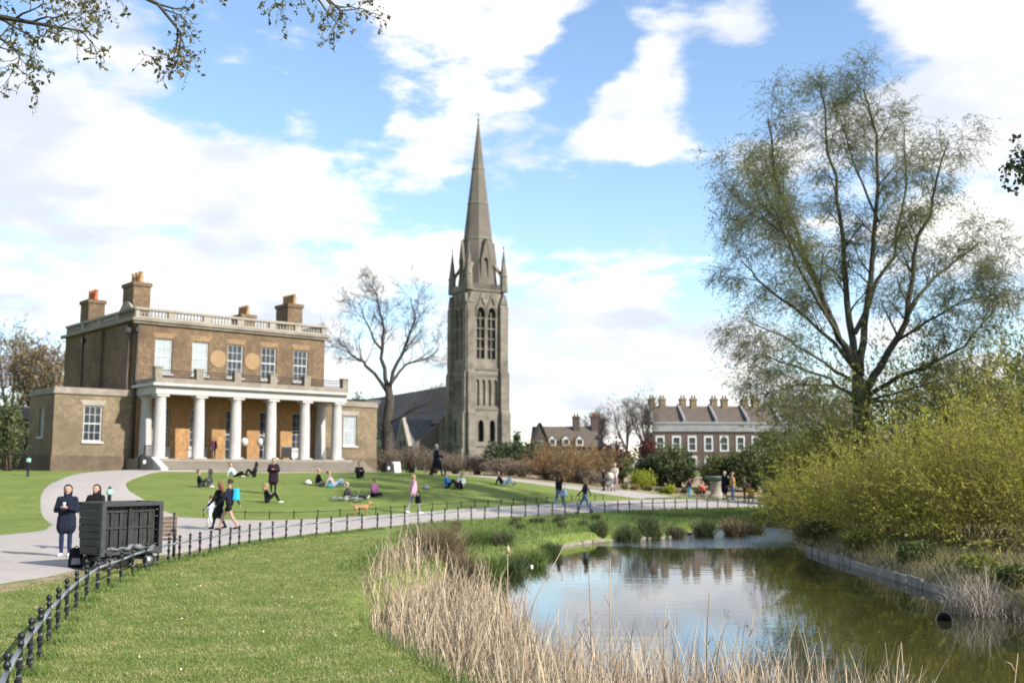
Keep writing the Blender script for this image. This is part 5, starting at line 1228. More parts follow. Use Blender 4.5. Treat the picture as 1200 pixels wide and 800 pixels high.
# railings beside the wing
rl = empty('iron_railing', tuple(hpt(-9, -1)), 0, 'dark iron railings running to the villa wing', 'railing'); rp = [hpt(-6.2 - i * .22, -.8 - i * .09) for i in range(42)]; o0 = Vector(rl.location)
o0.z = H(o0.x, o0.y); rl.location = o0
bm_ = MB(); bm_.lathe((0, 0, -.1), [(.018, 0), (.018, 1.35), (.032, 1.38), (.004, 1.5)], 5); bme = bm_.mesh('bar'); bme.materials.append(M('black_metal'))
for p in rp:
    p.z = H(p.x, p.y); link('bar', bme, rl).location = p - o0
for z in (.12, 1.15):
    mb = MB(); mb.tube([p - o0 + Vector((0, 0, z)) for p in rp[::3]] + [rp[-1] - o0 + Vector((0, 0, z))], .022, 5); mb.build('rail', 'black_metal', rl, False)

# ------------------------------------------------------------------ pond edging
def edging(name, pts, w_, z0, z1, mat, piece, label, gap=.03, jit=.02):
    e = empty(name, (pts[0][0], pts[0][1], z0), 0, label, 'edging'); P = resample([Vector((*p, 0)) for p in pts], 200); s = np.r_[0, np.cumsum(np.hypot(*np.diff(P, axis=0).T))]
    k = 0
    while (k + 1) * piece < s[-1]:
        a, b_ = k * piece + gap / 2, (k + 1) * piece - gap / 2; pa = Vector((np.interp(a, s, P[:, 0]), np.interp(a, s, P[:, 1]), 0)); pb = Vector((np.interp(b_, s, P[:, 0]), np.interp(b_, s, P[:, 1]), 0)); k += 1
        t = (pb - pa).normalized(); c = (pa + pb) / 2; ang = math.atan2(t.y, t.x) + rng.gauss(0, jit); ln = (pb - pa).length; dz = rng.gauss(0, jit * .7)
        mb = MB(); mb.box(-ln / 2, ln / 2, -w_ / 2, w_ / 2, z0, z1 + dz, .012); o = mb.build(piece_name, mat, e); o.location = (c.x - pts[0][0], c.y - pts[0][1], -z0); o.rotation_euler = (0, 0, ang)
        o.location.z = -z0
    return e


piece_name = 'board'
edging('board_edging', [(9.85, 36.3), (9.62, 33), (9.47, 27.7), (9.37, 23.8), (9.3, 21.5)], .09, -1.0, -.31, 'wood_edge', 1.15, 'weathered grey board edging below the willow shrubs')
piece_name = 'slab'
edging('stone_edging', [(1.6, 37.9), (3.3, 41.2), (6.2, 43.2), (8.0, 46.7), (9.4, 50.2), (12.7, 53.2), (16, 53.6)], .35, -.9, -.41, 'stone_edge', 1.0, 'pale stone slab edging along the far side of the pond', .06, .05)
# drain pipe
d = 19.6; p = at(1108, 722, d); e = empty('drain_pipe', (p.x, d, -.5), 0, 'black drain pipe mouth with a pale rim at the waterline', 'pipe')
rot = Matrix.Rotation(R(-28), 4, 'Z') @ Matrix.Rotation(R(58), 4, 'X'); mb = MB()
mb.lathe((0, 0, -.9), [(.19, 0), (.19, 1.0), (.165, 1.0), (.165, .1)], 20, cap=False); mb.v = [tuple(rot @ Vector(v) + Vector((0, .1, -.02))) for v in mb.v]; mb.build('barrel', 'rubber', e, False)
mb = MB(); mb.lathe((0, 0, .1), [(.19, -.015), (.2, 0), (.2, .02), (.172, .02), (.172, -.015)], 20, cap=False); mb.v = [tuple(rot @ Vector(v) + Vector((0, .1, -.02))) for v in mb.v]; mb.build('rim', 'rubber', e, False)
mb = MB(); mb.lathe((0, 0, -.2), [(.17, 0), (.001, .01)], 16, cap=False); mb.v = [tuple(rot @ Vector(v) + Vector((0, .1, -.02))) for v in mb.v]; mb.build('bore', 'dark_void', e, False); e.scale = (.78, .78, .78)
for (px, py, r_, lab) in [(623, 664, .045, 'pale round float on the water near the pond corner'), (622, 652.5, .028, 'tiny white float close to the far sedge')]:
    rr_ = raydir(px, py); k = (WZ - CAMH) / rr_.z; mb = MB(); mb.lathe((0, 0, 0), [(.01, -r_ * .6), (r_ * .8, -r_ * .35), (r_, 0), (r_ * .9, r_ * .45), (r_ * .5, r_ * .85), (.12 * r_, r_), (.1 * r_, r_ * 1.25)], 12)
    o = mb.build('float', 'petal'); o.location = (rr_.x * k, rr_.y * k, WZ + r_ * .2); tag(o, lab, 'float')

# ------------------------------------------------------------------ wheeled cart
cb = hit(140, 668); CARTN = R(-37.6)
ct = empty('handcart', (cb.x - .15, cb.y + .35, H(cb.x, cb.y) + .03), CARTN + math.pi / 2, 'black boarded handcart with slatted panel side on small wheels', 'cart')
# local: x along the open side, -y faces the open side
LX, LY, ZB, ZT = 1.45, .88, .35, 1.40


def cbx(name, mat, fn, parent=ct):
    mb = MB(); fn(mb); return mb.build(name, mat, parent)


for i in range(7):
    z0 = ZB + (ZT - ZB) * i / 7; ins = .1 * max(0, 1 - i / 2.5)
    cbx('board', 'cart_paint', lambda m_: m_.box(-LX / 2 + .0, -LX / 2 + .035, -LY / 2 + ins, LY / 2 - ins, z0 + .006, z0 + (ZT - ZB) / 7 - .006))
    cbx('board', 'cart_paint', lambda m_: m_.box(LX / 2 - .035, LX / 2, -LY / 2, LY / 2, z0 + .006, z0 + (ZT - ZB) / 7 - .006))
for i in range(12):
    x0 = -LX / 2 + .08 + (LX - .16) * i / 12 + (.03 if i > 5 else -.03) * 1
    cbx('slat', 'cart_paint', lambda m_: m_.box(x0 + .01, x0 + (LX - .16) / 12 - .01, -LY / 2 + .10 + (.02 if i % 2 else 0), -LY / 2 + .13 + (.02 if i % 2 else 0), ZB + .1, ZT - .06))
cbx('back_panel', 'cart_paint', lambda m_: (m_.box(-LX / 2 + .04, LX / 2 - .04, LY / 2 - .03, LY / 2, ZB + .02, ZT - .02), m_.box(-LX / 2 + .04, LX / 2 - .04, -LY / 2 + .17, -LY / 2 + .19, ZB + .02, ZT - .02)))
for i in range(5):
    y0 = -LY / 2 + LY * i / 5; cbx('floor_board', 'cart_paint', lambda m_: m_.box(-LX / 2 + .05, LX / 2 - .05, y0 + .004, y0 + LY / 5 - .004, ZB - .04, ZB + (.004 if i % 2 else 0)))
cbx('frame', 'cart_trim', lambda m_: (m_.box(-LX / 2 - .02, -LX / 2 + .075, -LY / 2 - .05, -LY / 2 + .03, ZB - .06, ZT + .03), m_.box(LX / 2 - .075, LX / 2 + .02, -LY / 2 - .05, -LY / 2 + .03, ZB - .06, ZT + .03), m_.box(-LX / 2 + .075, LX / 2 - .075, -LY / 2 - .048, -LY / 2 + .028, ZT - .06, ZT + .028), m_.box(-LX / 2 + .075, LX / 2 - .075, -LY / 2 - .048, -LY / 2 + .028, ZB - .058, ZB + .1)))
cbx('top_rail', 'cart_trim', lambda m_: (m_.box(-LX / 2 - .02, -LX / 2 + .06, -LY / 2 + .031, LY / 2, ZT, ZT + .028), m_.box(LX / 2 - .06, LX / 2 + .02, -LY / 2 + .031, LY / 2, ZT, ZT + .028), m_.box(-LX / 2 - .02, LX / 2 + .02, LY / 2 + .001, LY / 2 + .05, ZT - .04, ZT + .028)))
cbx('post', 'cart_paint', lambda m_: m_.box(-.045, .045, -LY / 2 + .06, -LY / 2 + .165, ZB + .1, ZT - .06))
for z in (ZB + .5, ZB + .85): cbx('batten', 'cart_paint', lambda m_: (m_.box(-LX / 2 + .12, -.06, -LY / 2 + .08, -LY / 2 + .099, z, z + .05), m_.box(.06, LX / 2 - .12, -LY / 2 + .08, -LY / 2 + .099, z, z + .05)))
cbx('lip', 'cart_trim', lambda m_: m_.box(-LX / 2 + .08, LX / 2 - .08, -LY / 2 - .12, -LY / 2 - .05, ZB - .03, ZB + .02))
cbx('chassis', 'black_metal', lambda m_: (m_.box(-LX / 2 + .1, LX / 2 - .1, -.3, -.24, .24, ZB - .042), m_.box(-LX / 2 + .1, LX / 2 - .1, .24, .3, .24, ZB - .042), m_.box(-.5, -.44, -.42, .42, .16, .238), m_.box(.44, .5, -.42, .42, .16, .238), m_.box(-.06, .06, -.3, .0, .08, .24)))
for sx in (-.47, .47):
    for sy in (-.42, .42):
        wtf = Matrix.Translation((sx, sy, .15)) @ Matrix.Rotation(math.pi / 2, 4, 'X'); mb = MB(); mb.lathe((0, 0, -.04), [(.105, 0), (.14, .005), (.15, .025), (.15, .055), (.14, .075), (.105, .08)], 20, cap=False); mb.v = [tuple(wtf @ Vector(v)) for v in mb.v]; ty = mb.build('wheel', 'rubber', ct, False)
        mb = MB(); mb.lathe((0, 0, -.03), [(.03, -.01), (.04, .0), (.108, .01), (.108, .05), (.04, .06), (.03, .07)], 14); mb.v = [tuple(wtf @ Vector(v)) for v in mb.v]; mb.build('rim', 'steel', ty)
cbx('handle', 'black_metal', lambda m_: m_.tube([(LX / 2, -.3, ZB + .5), (LX / 2 + .16, -.3, ZB + .58), (LX / 2 + .16, .3, ZB + .58), (LX / 2, .3, ZB + .5)], .016, 8))
# folded strap lying on the sill of the cart
M('cart_trim'); cloth('strap_grey', (.17, .17, .18))
mb = MB()
pts = [Vector((-.6 + 1.15 * i / 30 + .03 * math.sin(i * 2.1), -LY / 2 - .06 + .03 * math.sin(i * .9), ZB + .09 + .012 * math.sin(i * .9) + (.03 if 12 < i < 20 else 0))) for i in range(31)]
mb.tube(pts, [.03 + .012 * math.sin(i * .7) + (.03 if 12 < i < 20 else 0) for i in range(31)], 7); o = mb.build('folded_blanket', 'strap_grey'); o.location = ct.location; o.rotation_euler = ct.rotation_euler; tag(o, 'crumpled grey cloth lying along the open sill of the handcart', 'cloth')

# ------------------------------------------------------------------ bench
bp_ = hit(192, 657); bn = empty('park_bench', (bp_.x - .75, bp_.y + .5, H(bp_.x, bp_.y) + .035), R(20), 'slatted wooden park bench with black iron ends behind the handcart', 'bench')
for i in range(5):
    mb = MB(); mb.box(-.85, .85, -.02 - i * .095, .06 - i * .095, .42, .45); mb.build('seat_slat', 'bench_wood', bn)
for i in range(5):
    mb = MB(); mb.cbox((0, .14 + i * .035, .53 + i * .095), (1.7, .03, .075), Matrix.Rotation(R(-18), 3, 'X')); mb.build('back_slat', 'bench_wood', bn)
for x in (-.78, .78):
    mb = MB(); mb.tube([(x, .12, 0), (x, .08, .22), (x, .1, .42), (x, .2, .72), (x, .3, .98), (x, .36, 1.03)], [.03, .028, .03, .028, .025, .035], 7)
    mb.tube([(x, -.4, 0), (x, -.36, .22), (x, -.4, .42), (x, -.1, .40), (x, .1, .41)], .026, 7); mb.tube([(x, -.4, .42), (x, -.42, .62), (x, -.3, .67), (x, .0, .66), (x, .18, .68)], .024, 7); mb.build('iron_end', 'black_metal', bn, False)

# ------------------------------------------------------------------ bollards, bins, pedestal
def bollard(px, d, label):
    x = (px - 600) / F * d; e = empty('bollard', (x, d, H(x, d)), 0, label, 'bollard'); mb = MB(); mb.lathe((0, 0, -.05), [(.11, 0), (.10, .1), (.085, .15), (.08, .85), (.1, .87)], 12); mb.build('post', 'black_metal', e)
    mb = MB(); mb.lathe((0, 0, .82), [(.12, 0), (.135, .05), (.13, .16), (.09, .24), (.02, .28)], 14); mb.build('head', 'green_head', e)
    mb = MB(); mb.lathe((0, 0, 1.06), [(.1, 0), (.06, .05), (.03, .09), (.01, .12)], 12); mb.build('cap', 'black_metal', e)


bollard(133, 45, 'green headed bollard on the path behind the handcart'); bollard(37, 63, 'green headed bollard beside the iron railings')


def bin_(s, b, label, w_=.5):
    p = hpt(s, b); e = empty('litter_bin', (p.x, p.y, H(p.x, p.y) + .03), HA, label, 'bin'); mb = MB(); mb.box(-w_ / 2, w_ / 2, -w_ / 2, w_ / 2, -.05, .85, -.03); mb.build('body', 'black_metal', e)
    mb = MB(); mb.box(-w_ / 2 - .05, w_ / 2 + .05, -w_ / 2 - .05, w_ / 2 + .05, .852, .93); mb.lathe((0, 0, .93), [(w_ * .5, 0), (w_ * .4, .12), (.05, .2)], 12); mb.build('lid', 'black_metal', e)
    mb = MB(); mb.box(-.1, .1, -w_ / 2 - .045, -w_ / 2 - .034, .45, .7); mb.build('notice', 'white_paint', e)


bin_(-.9, -4.6, 'black litter bin beside the foot of the portico steps'); bin_(19.6, -5.2, 'dark litter bin beside the villa wing with the pale blind')
p = hpt(20.4, -5.4); e = empty('sandwich_board', (p.x, p.y, H(p.x, p.y) + .03), HA, 'white sandwich board standing on the pavement by the villa wing', 'sign')
for sy, a in ((-.2, R(10)), (.2, R(-10))):
    mb = MB(); mb.cbox((0, sy, .55), (.65, .03, 1.1), Matrix.Rotation(-a, 3, 'X')); mb.build('board', 'white_paint', e)
mb = MB(); mb.tube([(0, -.1, 1.08), (0, .1, 1.08)], .015, 6); mb.build('hinge', 'steel', e)
# things on the portico floor
p = hpt(11.1, -3.6); e = empty('notice_board', (p.x, p.y, 3.0), HA, 'low black notice board standing on the portico floor', 'board')
mb = MB(); mb.box(-.45, .45, -.03, .03, .12, .95); mb.build('panel', 'black_metal', e); mb = MB(); mb.box(-.5, .5, -.05, .05, .951, 1.02); mb.build('top_rail', 'lead', e)
for sx in (-.42, .42):
    mb = MB(); mb.box(sx - .04, sx + .04, -.2, .2, 0, .118); mb.build('foot', 'black_metal', e)
for k, (s, b) in enumerate([(7.95, -2.6), (9.35, -2.6)]):
    p = hpt(s, b); e = empty('globe_lantern', (p.x, p.y, 3.0), HA, 'white globe on a thin dark stand in the portico', 'lantern', 'white globes in the portico'); mb = MB(); mb.lathe((0, 0, 0), [(.22, 0), (.2, .03), (.03, .06), (.022, 1.0)], 10); mb.build('stand', 'black_metal', e)
    mb = MB(); mb.lathe((0, 0, 1.0), [(.05, 0), (.2, .08), (.3, .28), (.29, .45), (.18, .62), (.03, .68)], 16); mb.build('globe', 'white_paint', e)
d = 72; x = (838 - 600) / F * d; e = empty('stone_pedestal', (x, d, H(x, d)), 0, 'round pale stone pedestal with a wide weathered bowl beside the path', 'pedestal'); kz = 1.0
mb = MB(); mb.lathe((0, 0, -.1), [(.62, 0), (.62, .25), (.5, .3), (.44, .4), (.42, 1.05), (.5, 1.15), (.5, 1.22)], 18); mb.build('shaft', 'stone', e)
mb = MB(); mb.lathe((0, 0, 1.12), [(.3, 0), (.5, .06), (.78, .2), (.84, .32), (.8, .34), (.6, .28), (.02, .24)], 20); mb.build('bowl', 'verdigris', e)

# ------------------------------------------------------------------ people
PEND = []
SKIN = [('skin_fair', (.36, .22, .165)), ('skin_mid', (.40, .24, .165)), ('skin_dark', (.13, .075, .05))]
for n_, c_ in SKIN: surf(n_, c_, tuple(x * .9 for x in c_), 10, .6, coord='obj')
for n_, c_ in [('hair_dark', (.02, .015, .012)), ('hair_brown', (.09, .05, .03)), ('hair_blond', (.34, .22, .11)), ('hair_grey', (.35, .33, .31)), ('hair_red', (.2, .08, .035))]: surf(n_, c_, tuple(x * .6 for x in c_), 30, .55, .5, 60, coord='obj')
CLO = {'black': (.014, .014, .016), 'navy': (.016, .019, .034), 'charcoal': (.05, .05, .055), 'denim': (.10, .16, .28), 'deep_denim': (.02, .03, .07), 'pale_denim': (.30, .40, .58), 'white': (.72, .72, .72), 'sky': (.12, .42, .62), 'bright_blue': (.03, .16, .42), 'cyan': (.03, .38, .68), 'pink': (.55, .30, .38), 'magenta': (.38, .12, .30), 'lilac': (.42, .44, .60), 'pale_blue': (.50, .62, .68), 'mustard': (.50, .27, .03), 'tan': (.48, .30, .13), 'coral': (.60, .11, .08), 'olive': (.12, .12, .06), 'cream': (.62, .56, .46), 'teal': (.05, .28, .26), 'mauve': (.42, .30, .36), 'grey': (.25, .25, .26), 'plum': (.09, .03, .05), 'aubergine': (.028, .014, .022)}
for n_, c_ in CLO.items(): cloth(n_, c_)


def capsule(mb, a, b, ra, rb, n=10):
    a, b = Vector(a), Vector(b); t = b - a; L_ = t.length; t = t.normalized() if L_ > 1e-6 else Vector((0, 0, 1))
    P = [a - t * ra, a - t * ra * .7, a, a.lerp(b, .5), b, b + t * rb * .7, b + t * rb]; r = [.02 * ra, ra * .71, ra, (ra + rb) / 2, rb, rb * .71, .02 * rb]; mb.tube(P, r, n)


def V(*a): return Vector(a)


def pose(kind, p):
    J = {}
    def spine(pel, lean, yaw=0.0, fwd=1.0):
        up = V(0, math.sin(lean), math.cos(lean)); J['pel'] = pel; J['chest'] = pel + up * .34; J['neck'] = pel + up * .50
        hd = V(0, math.sin(lean * .35 + p.get('nod', 0)), math.cos(lean * .35 + p.get('nod', 0))); J['head'] = J['neck'] + hd * .15; J['hup'] = hd; J['fw'] = V(math.sin(yaw), math.cos(yaw), -p.get('nod', 0) * .6).normalized()
        for s, k in ((-1, 'L'), (1, 'R')): J['sh' + k] = pel + up * .455 + V(s * .175, 0, 0); J['hip' + k] = pel + V(s * .085, 0, -.03)
    if kind in ('stand', 'walk'):
        spine(V(0, 0, .93), p.get('lean', .03), p.get('yaw', 0))
        st = p.get('stride', .32) if kind == 'walk' else .03
        for s, k in ((-1, 'L'), (1, 'R')):
            f = st * s if kind == 'walk' else st * s * .5
            J['an' + k] = V(s * .09, f, .075 + (.05 if f < -.1 else 0)); J['kn' + k] = V(s * .095, f * .5 + (.07 if kind == 'walk' else .025), .5); J['toe' + k] = J['an' + k] + V(s * .02, .17, -.045 - (.02 if f < -.1 else 0))
            sw = -f * .8 if kind == 'walk' else 0
            J['el' + k] = J['sh' + k] + V(s * .07, -.03 + sw * .5, -.28); J['wr' + k] = J['el' + k] + V(s * .0, .07 + sw * .6, -.235)
        if p.get('arms') == 'phone':
            for s, k in ((-1, 'L'), (1, 'R')): J['el' + k] = J['sh' + k] + V(s * .08, .02, -.27); J['wr' + k] = J['sh' + k] + V(-s * .10, .27, -.20)
        if p.get('arms') == 'oneup': J['elR'] = J['shR'] + V(.08, .03, -.27); J['wrR'] = J['shR'] + V(-.1, .25, -.13)
        if p.get('arms') == 'push':
            for s, k in ((-1, 'L'), (1, 'R')): J['el' + k] = J['sh' + k] + V(s * .08, .06, -.26); J['wr' + k] = J['sh' + k] + V(s * .06, .34, -.36)
        if p.get('arms') == 'pocket':
            for s, k in ((-1, 'L'), (1, 'R')): J['el' + k] = J['sh' + k] + V(s * .12, -.08, -.26); J['wr' + k] = J['sh' + k] + V(s * .03, .08, -.43)
    elif kind == 'sit':      # on the ground, knees drawn up
        spine(V(0, 0, .13), p.get('lean', -.12), p.get('yaw', 0))
        for s, k in ((-1, 'L'), (1, 'R')):
            J['kn' + k] = V(s * .13, .36, .47); J['an' + k] = V(s * .11, .56, .085); J['toe' + k] = J['an' + k] + V(s * .02, .17, -.045)
            J['el' + k] = J['sh' + k] + V(s * .09, .14, -.24); J['wr' + k] = V(s * .07, .40, .40)
    elif kind == 'cross':    # cross-legged
        spine(V(0, 0, .13), p.get('lean', .12), p.get('yaw', 0))
        for s, k in ((-1, 'L'), (1, 'R')):
            J['kn' + k] = V(s * .34, .28, .17); J['an' + k] = V(-s * .06, .36 + .08 * (s > 0), .075); J['toe' + k] = J['an' + k] + V(-s * .13, .06, -.02)
            J['el' + k] = J['sh' + k] + V(s * .07, .05, -.26); J['wr' + k] = V(s * .10, .30, .27)
    elif kind == 'recline':  # propped on the arms, legs stretched
        spine(V(0, 0, .12), p.get('lean', -.62), p.get('yaw', 0))
        for s, k in ((-1, 'L'), (1, 'R')):
            kb = p.get('knee', .12) * (1.6 if s > 0 else .6); J['kn' + k] = V(s * .1, .42, .11 + kb); J['an' + k] = V(s * .1, .80 - kb * .6, .075); J['toe' + k] = J['an' + k] + V(s * .04, .08, .12)
            J['el' + k] = J['sh' + k] + V(s * .1, -.10, -.2); J['wr' + k] = V(s * .26, -.42, .04)
    elif kind == 'crouch':
        spine(V(0, -.05, .42), p.get('lean', .45), p.get('yaw', 0))
        for s, k in ((-1, 'L'), (1, 'R')):
            J['kn' + k] = V(s * .15, .33, .42); J['an' + k] = V(s * .11, .03, .09); J['toe' + k] = J['an' + k] + V(s * .02, .17, -.05)
            J['el' + k] = J['sh' + k] + V(s * .06, .15, -.2); J['wr' + k] = J['sh' + k] + V(0, .38, -.28)
    return J


def person(kind, loc, heading, label, top, legs, shoe='black', skin='skin_fair', hair='hair_brown', height=1.7, group=None, bulk=0.0, coat=None, longhair=False, hood=None, shorts=False, vox=.03, fingers=False, sleeves=True, hat=None, name='person', cat='person', **p):
    J = pose(kind, p); B = []  # bones: a,b,ra,rb,region
    bk = bulk
    for s in (-.065, .065): B.append((J['pel'] + V(s, 0, 0), J['chest'] + V(s * 1.15, 0, 0), .115 + bk, .12 + bk, 'top')); B.append((J['chest'] + V(s * 1.15, 0, 0), J['chest'].lerp(J['neck'], .6) + V(s * 1.3, 0, 0), .115 + bk, .075 + bk, 'top'))
    B.append((J['pel'] - V(.06, 0, .02), J['pel'] + V(.06, 0, -.02), .125 + bk * .6, .125 + bk * .6, 'legs' if not coat else 'top'))
    B.append((J['neck'] - J['hup'] * .05, J['head'] - J['hup'] * .02, .058, .052, 'skin'))
    h0 = J['head']; f = J['fw']; u = J['hup']
    B.append((h0 + u * .01 + f * .02, h0 + u * .075 + f * .005, .078, .092, 'skin')); B.append((h0 + u * .075 + f * .005, h0 + u * .085 - f * .035, .09, .082, 'skin')); B.append((h0 - u * .035 + f * .062, h0 - u * .02 + f * .05, .036, .04, 'skin'))
    B.append((h0 + u * .055 + f * .095, h0 + u * .02 + f * .112, .012, .018, 'skin'))
    side = f.cross(u)
    for s in (-1, 1): B.append((h0 + side * s * .088 + u * .055, h0 + side * s * .09 + u * .015, .018, .014, 'skin'))
    for k in 'LR':
        sh_, el, wr = J['sh' + k], J['el' + k], J['wr' + k]; B.append((J['chest'].lerp(J['neck'], .55), sh_, .07 + bk, .062 + bk, 'top')); B.append((sh_, el, .058 + bk, .047 + bk * .8, 'top')); B.append((el, wr, .045 + bk * .8, .034 + bk * .5, 'top' if sleeves else 'skin'))
        hd = (wr - el).normalized(); pm = wr + hd * .05; B.append((wr + hd * .015, wr + hd * .075, .030, .034, 'skin'))
        sg = V(1, 0, 0) - hd * hd.x
        sg = sg.normalized() if sg.length > .1 else V(0, 1, 0); cu_ = hd.cross(sg) * (1 if k == 'L' else -1); inw = J['pel'] * 0 + V(0, .3, -.2)
        if fingers:
            for i, ln in enumerate((.06, .072, .068, .052)):
                a0 = wr + hd * .085 + sg * (.027 - .018 * i); a1 = a0 + hd * ln * .55 + cu_ * .006; a2 = a1 + hd * ln * .35 + cu_ * .026; B.append((a0, a1, .0095, .009, 'skin')); B.append((a1, a2, .009, .0075, 'skin'))
            B.append((wr + hd * .03 + sg * .03, wr + hd * .075 + sg * .055 + cu_ * .02, .012, .009, 'skin'))
        else: B.append((wr + hd * .08, wr + hd * .14 + cu_ * .02, .03, .018, 'skin')); B.append((wr + hd * .03, wr + hd * .08 + sg * .05, .015, .011, 'skin'))
        hp, kn, an_, to = J['hip' + k], J['kn' + k], J['an' + k], J['toe' + k]
        mid = hp.lerp(kn, .55)
        B.append((hp, mid, .092, .076, 'legs')); B.append((mid, kn, .076, .06, 'skin' if shorts else 'legs')); B.append((kn, kn.lerp(an_, .35), .058, .06, 'skin' if shorts else 'legs')); B.append((kn.lerp(an_, .35), an_, .06, .042, 'skin' if shorts else 'legs')); B.append((an_ - V(0, .03, .03) if kind in ('stand', 'walk', 'sit', 'crouch') else an_, to, .046, .036, 'shoe'))
    if coat:
        cz = coat; dn = (J['knL'] + J['knR']) / 2
        for s, k in ((-1, 'L'), (1, 'R')): B.append((J['hip' + k] + V(0, 0, .05), J['hip' + k].lerp(J['kn' + k], cz), .125 + bk * .6, .125 + bk, 'top'))
        B.append((J['pel'], J['pel'].lerp(dn, cz), .13 + bk * .5, .13 + bk, 'top'))
    if hood: B.append((J['neck'] - f * .03 + u * .02, h0 - f * .05 + u * .05, .10, .11, 'top'))
    mb = MB()
    for (a, b_, ra, rb, _) in B: capsule(mb, a, b_, ra, rb)
    k = height / 1.70
    raw = mb.build('person', top); raw.location = loc; raw.rotation_euler = (0, 0, heading); raw.name = name
    raw.data.transform(Matrix.Scale(k, 4))
    rm = raw.modifiers.new('r', 'REMESH'); rm.mode = 'VOXEL'; rm.voxel_size = vox * k; rm.use_smooth_shade = True
    sm = raw.modifiers.new('s', 'SMOOTH'); sm.factor = .5; sm.iterations = 2
    tag(raw, label, cat, group)
    PEND.append((raw, [(a * k, b_ * k, ra * k, rb * k, g_) for (a, b_, ra, rb, g_) in B], {'top': top, 'legs': legs, 'shoe': shoe, 'skin': skin}))
    # hair
    hm = MB(); cc_ = h0 + u * .07 - f * .008; q = u.rotation_difference(V(0, 0, 1)).inverted() if False else None
    vs = []; n = 14; rows = 7
    for i in range(rows + 1):
        th_ = math.pi * (.0 + .62 * i / rows)
        for j in range(n):
            a = 2 * math.pi * j / n; dr = side * math.sin(a) * math.sin(th_) + f * math.cos(a) * math.sin(th_) + u * math.cos(th_)
            front = max(0, math.cos(a)); rr_ = .108
            if front > .3 and th_ > 1.05: rr_ = .083
            vs.append((cc_ + side * dr.dot(side) * rr_ * .98 + f * (dr.dot(f) * rr_ * 1.06 - .008) + u * dr.dot(u) * rr_ * 1.0) * k)
    fs = [(i * n + j, i * n + (j + 1) % n, (i + 1) * n + (j + 1) % n, (i + 1) * n + j) for i in range(rows) for j in range(n)]; hm.add(vs, fs, True)
    if longhair: hm.tube([(cc_ - f * .05 + u * .02) * k, (cc_ - f * .085 - u * .1) * k, (cc_ - f * .10 - u * .22) * k, (cc_ - f * .09 - u * .33) * k], [.07 * k, .085 * k, .075 * k, .03 * k], 9)
    hm.build('hair' if not hat else 'hat', hat or hair, raw, False)
    if fingers:
        fm = MB()
        for s in (-1, 1): fm.cbox((h0 + f * .086 + u * .062 + side * s * .034) * k, (.02 * k, .012 * k, .012 * k), None)
        fm.build('eyes', 'hair_dark', raw)
        fm = MB(); fm.cbox((h0 + f * .097 - u * .008) * k, (.04 * k, .012 * k, .009 * k)); fm.build('mouth', 'coral', raw)
    return raw


def P_(kind, px, py, hd, label, top, legs, **kw):
    p = hit(px, py); z = H(p.x, p.y, False)
    return person(kind, (p.x, p.y, z + kw.pop('dz', .0)), R(hd), label, top, legs, **kw)


# heading 0 = away from camera (+Y); 90 = towards image left (-X); 180 = towards camera; -90 = image right
P_('stand', 76, 653, 190, 'person in dark padded coat and wide jeans holding a cup beside the handcart', 'navy', 'deep_denim', shoe='white', hair='hair_dark', height=1.68, bulk=.022, coat=.55, arms='phone', vox=.014, fingers=True, hood=True, hat='black', dz=.035)
P_('stand', 110, 645, 170, 'person in black coat standing behind the handcart, only head and shoulders showing', 'black', 'black', hair='hair_dark', height=1.66, bulk=.03, coat=.4, arms='push', vox=.014, fingers=True, longhair=True, hood=True, dz=.035)
P_('walk', 246, 619, 80, 'small child in pale lilac clothes walking beside two women', 'lilac', 'white', shoe='white', hair='hair_brown', height=1.12, stride=.22, dz=.035, vox=.032)
P_('walk', 256.5, 621, 75, 'woman in long black coat walking behind the child', 'black', 'black', hair='hair_red', height=1.62, coat=.9, bulk=.02, longhair=True, dz=.035)
w_ = P_('walk', 268, 622, 85, 'woman in dark top and shorts with a bright blue backpack walking', 'navy', 'black', hair='hair_dark', height=1.72, shorts=True, dz=.035, stride=.36)
# backpack
bm_ = MB(); bm_.box(-.15, .15, -.1, .1, 0, .42, .025); o = bm_.build('backpack', 'cyan'); bv = o.modifiers.new('b', 'BEVEL'); bv.width = .05; bv.segments = 3
o.location = Vector(w_.location) + Matrix.Rotation(R(85), 3, 'Z') @ V(0, -.235, 1.02); o.rotation_euler = (0, 0, R(85)); tag(o, 'bright blue backpack worn by the woman in shorts', 'backpack')
P_('sit', 234, 571, -80, 'person in black jacket seated on the grass facing a friend in a dark hood', 'black', 'charcoal', shoe='white', height=1.7)
P_('cross', 247, 570, 100, 'person in dark hooded top seated on the grass facing a friend in a black jacket', 'charcoal', 'grey', hair='hair_dark', height=1.7, hood=True)
P_('recline', 276, 558.5, -95, 'person in pale blue top reclining near the portico steps', 'pale_blue', 'black', hair='hair_red', height=1.68, shoe='black')
P_('sit', 298, 559, 95, 'person all in black with white shoes seated near the portico steps', 'black', 'black', shoe='white', hair='hair_dark', height=1.72, hood=True)
P_('stand', 320, 579, 185, 'person in dark knee length coat standing on the open lawn', 'aubergine', 'black', hair='hair_brown', height=1.8, coat=.7, bulk=.03, arms='phone', shoe='grey')
P_('sit', 313, 589, -70, 'blond person in black seated below the standing coat wearer', 'black', 'black', hair='hair_blond', shoe='white', height=1.7, longhair=True)
P_('cross', 372, 569, -60, 'person in black top with pale hair seated on the upper lawn', 'black', 'grey', hair='hair_blond', shoe='white', height=1.68)
P_('recline', 391, 570.5, -85, 'person in mauve top and pale jeans reclining on the upper lawn', 'mauve', 'pale_denim', hair='hair_brown', height=1.7, shoe='white', knee=.2, lean=-.5)
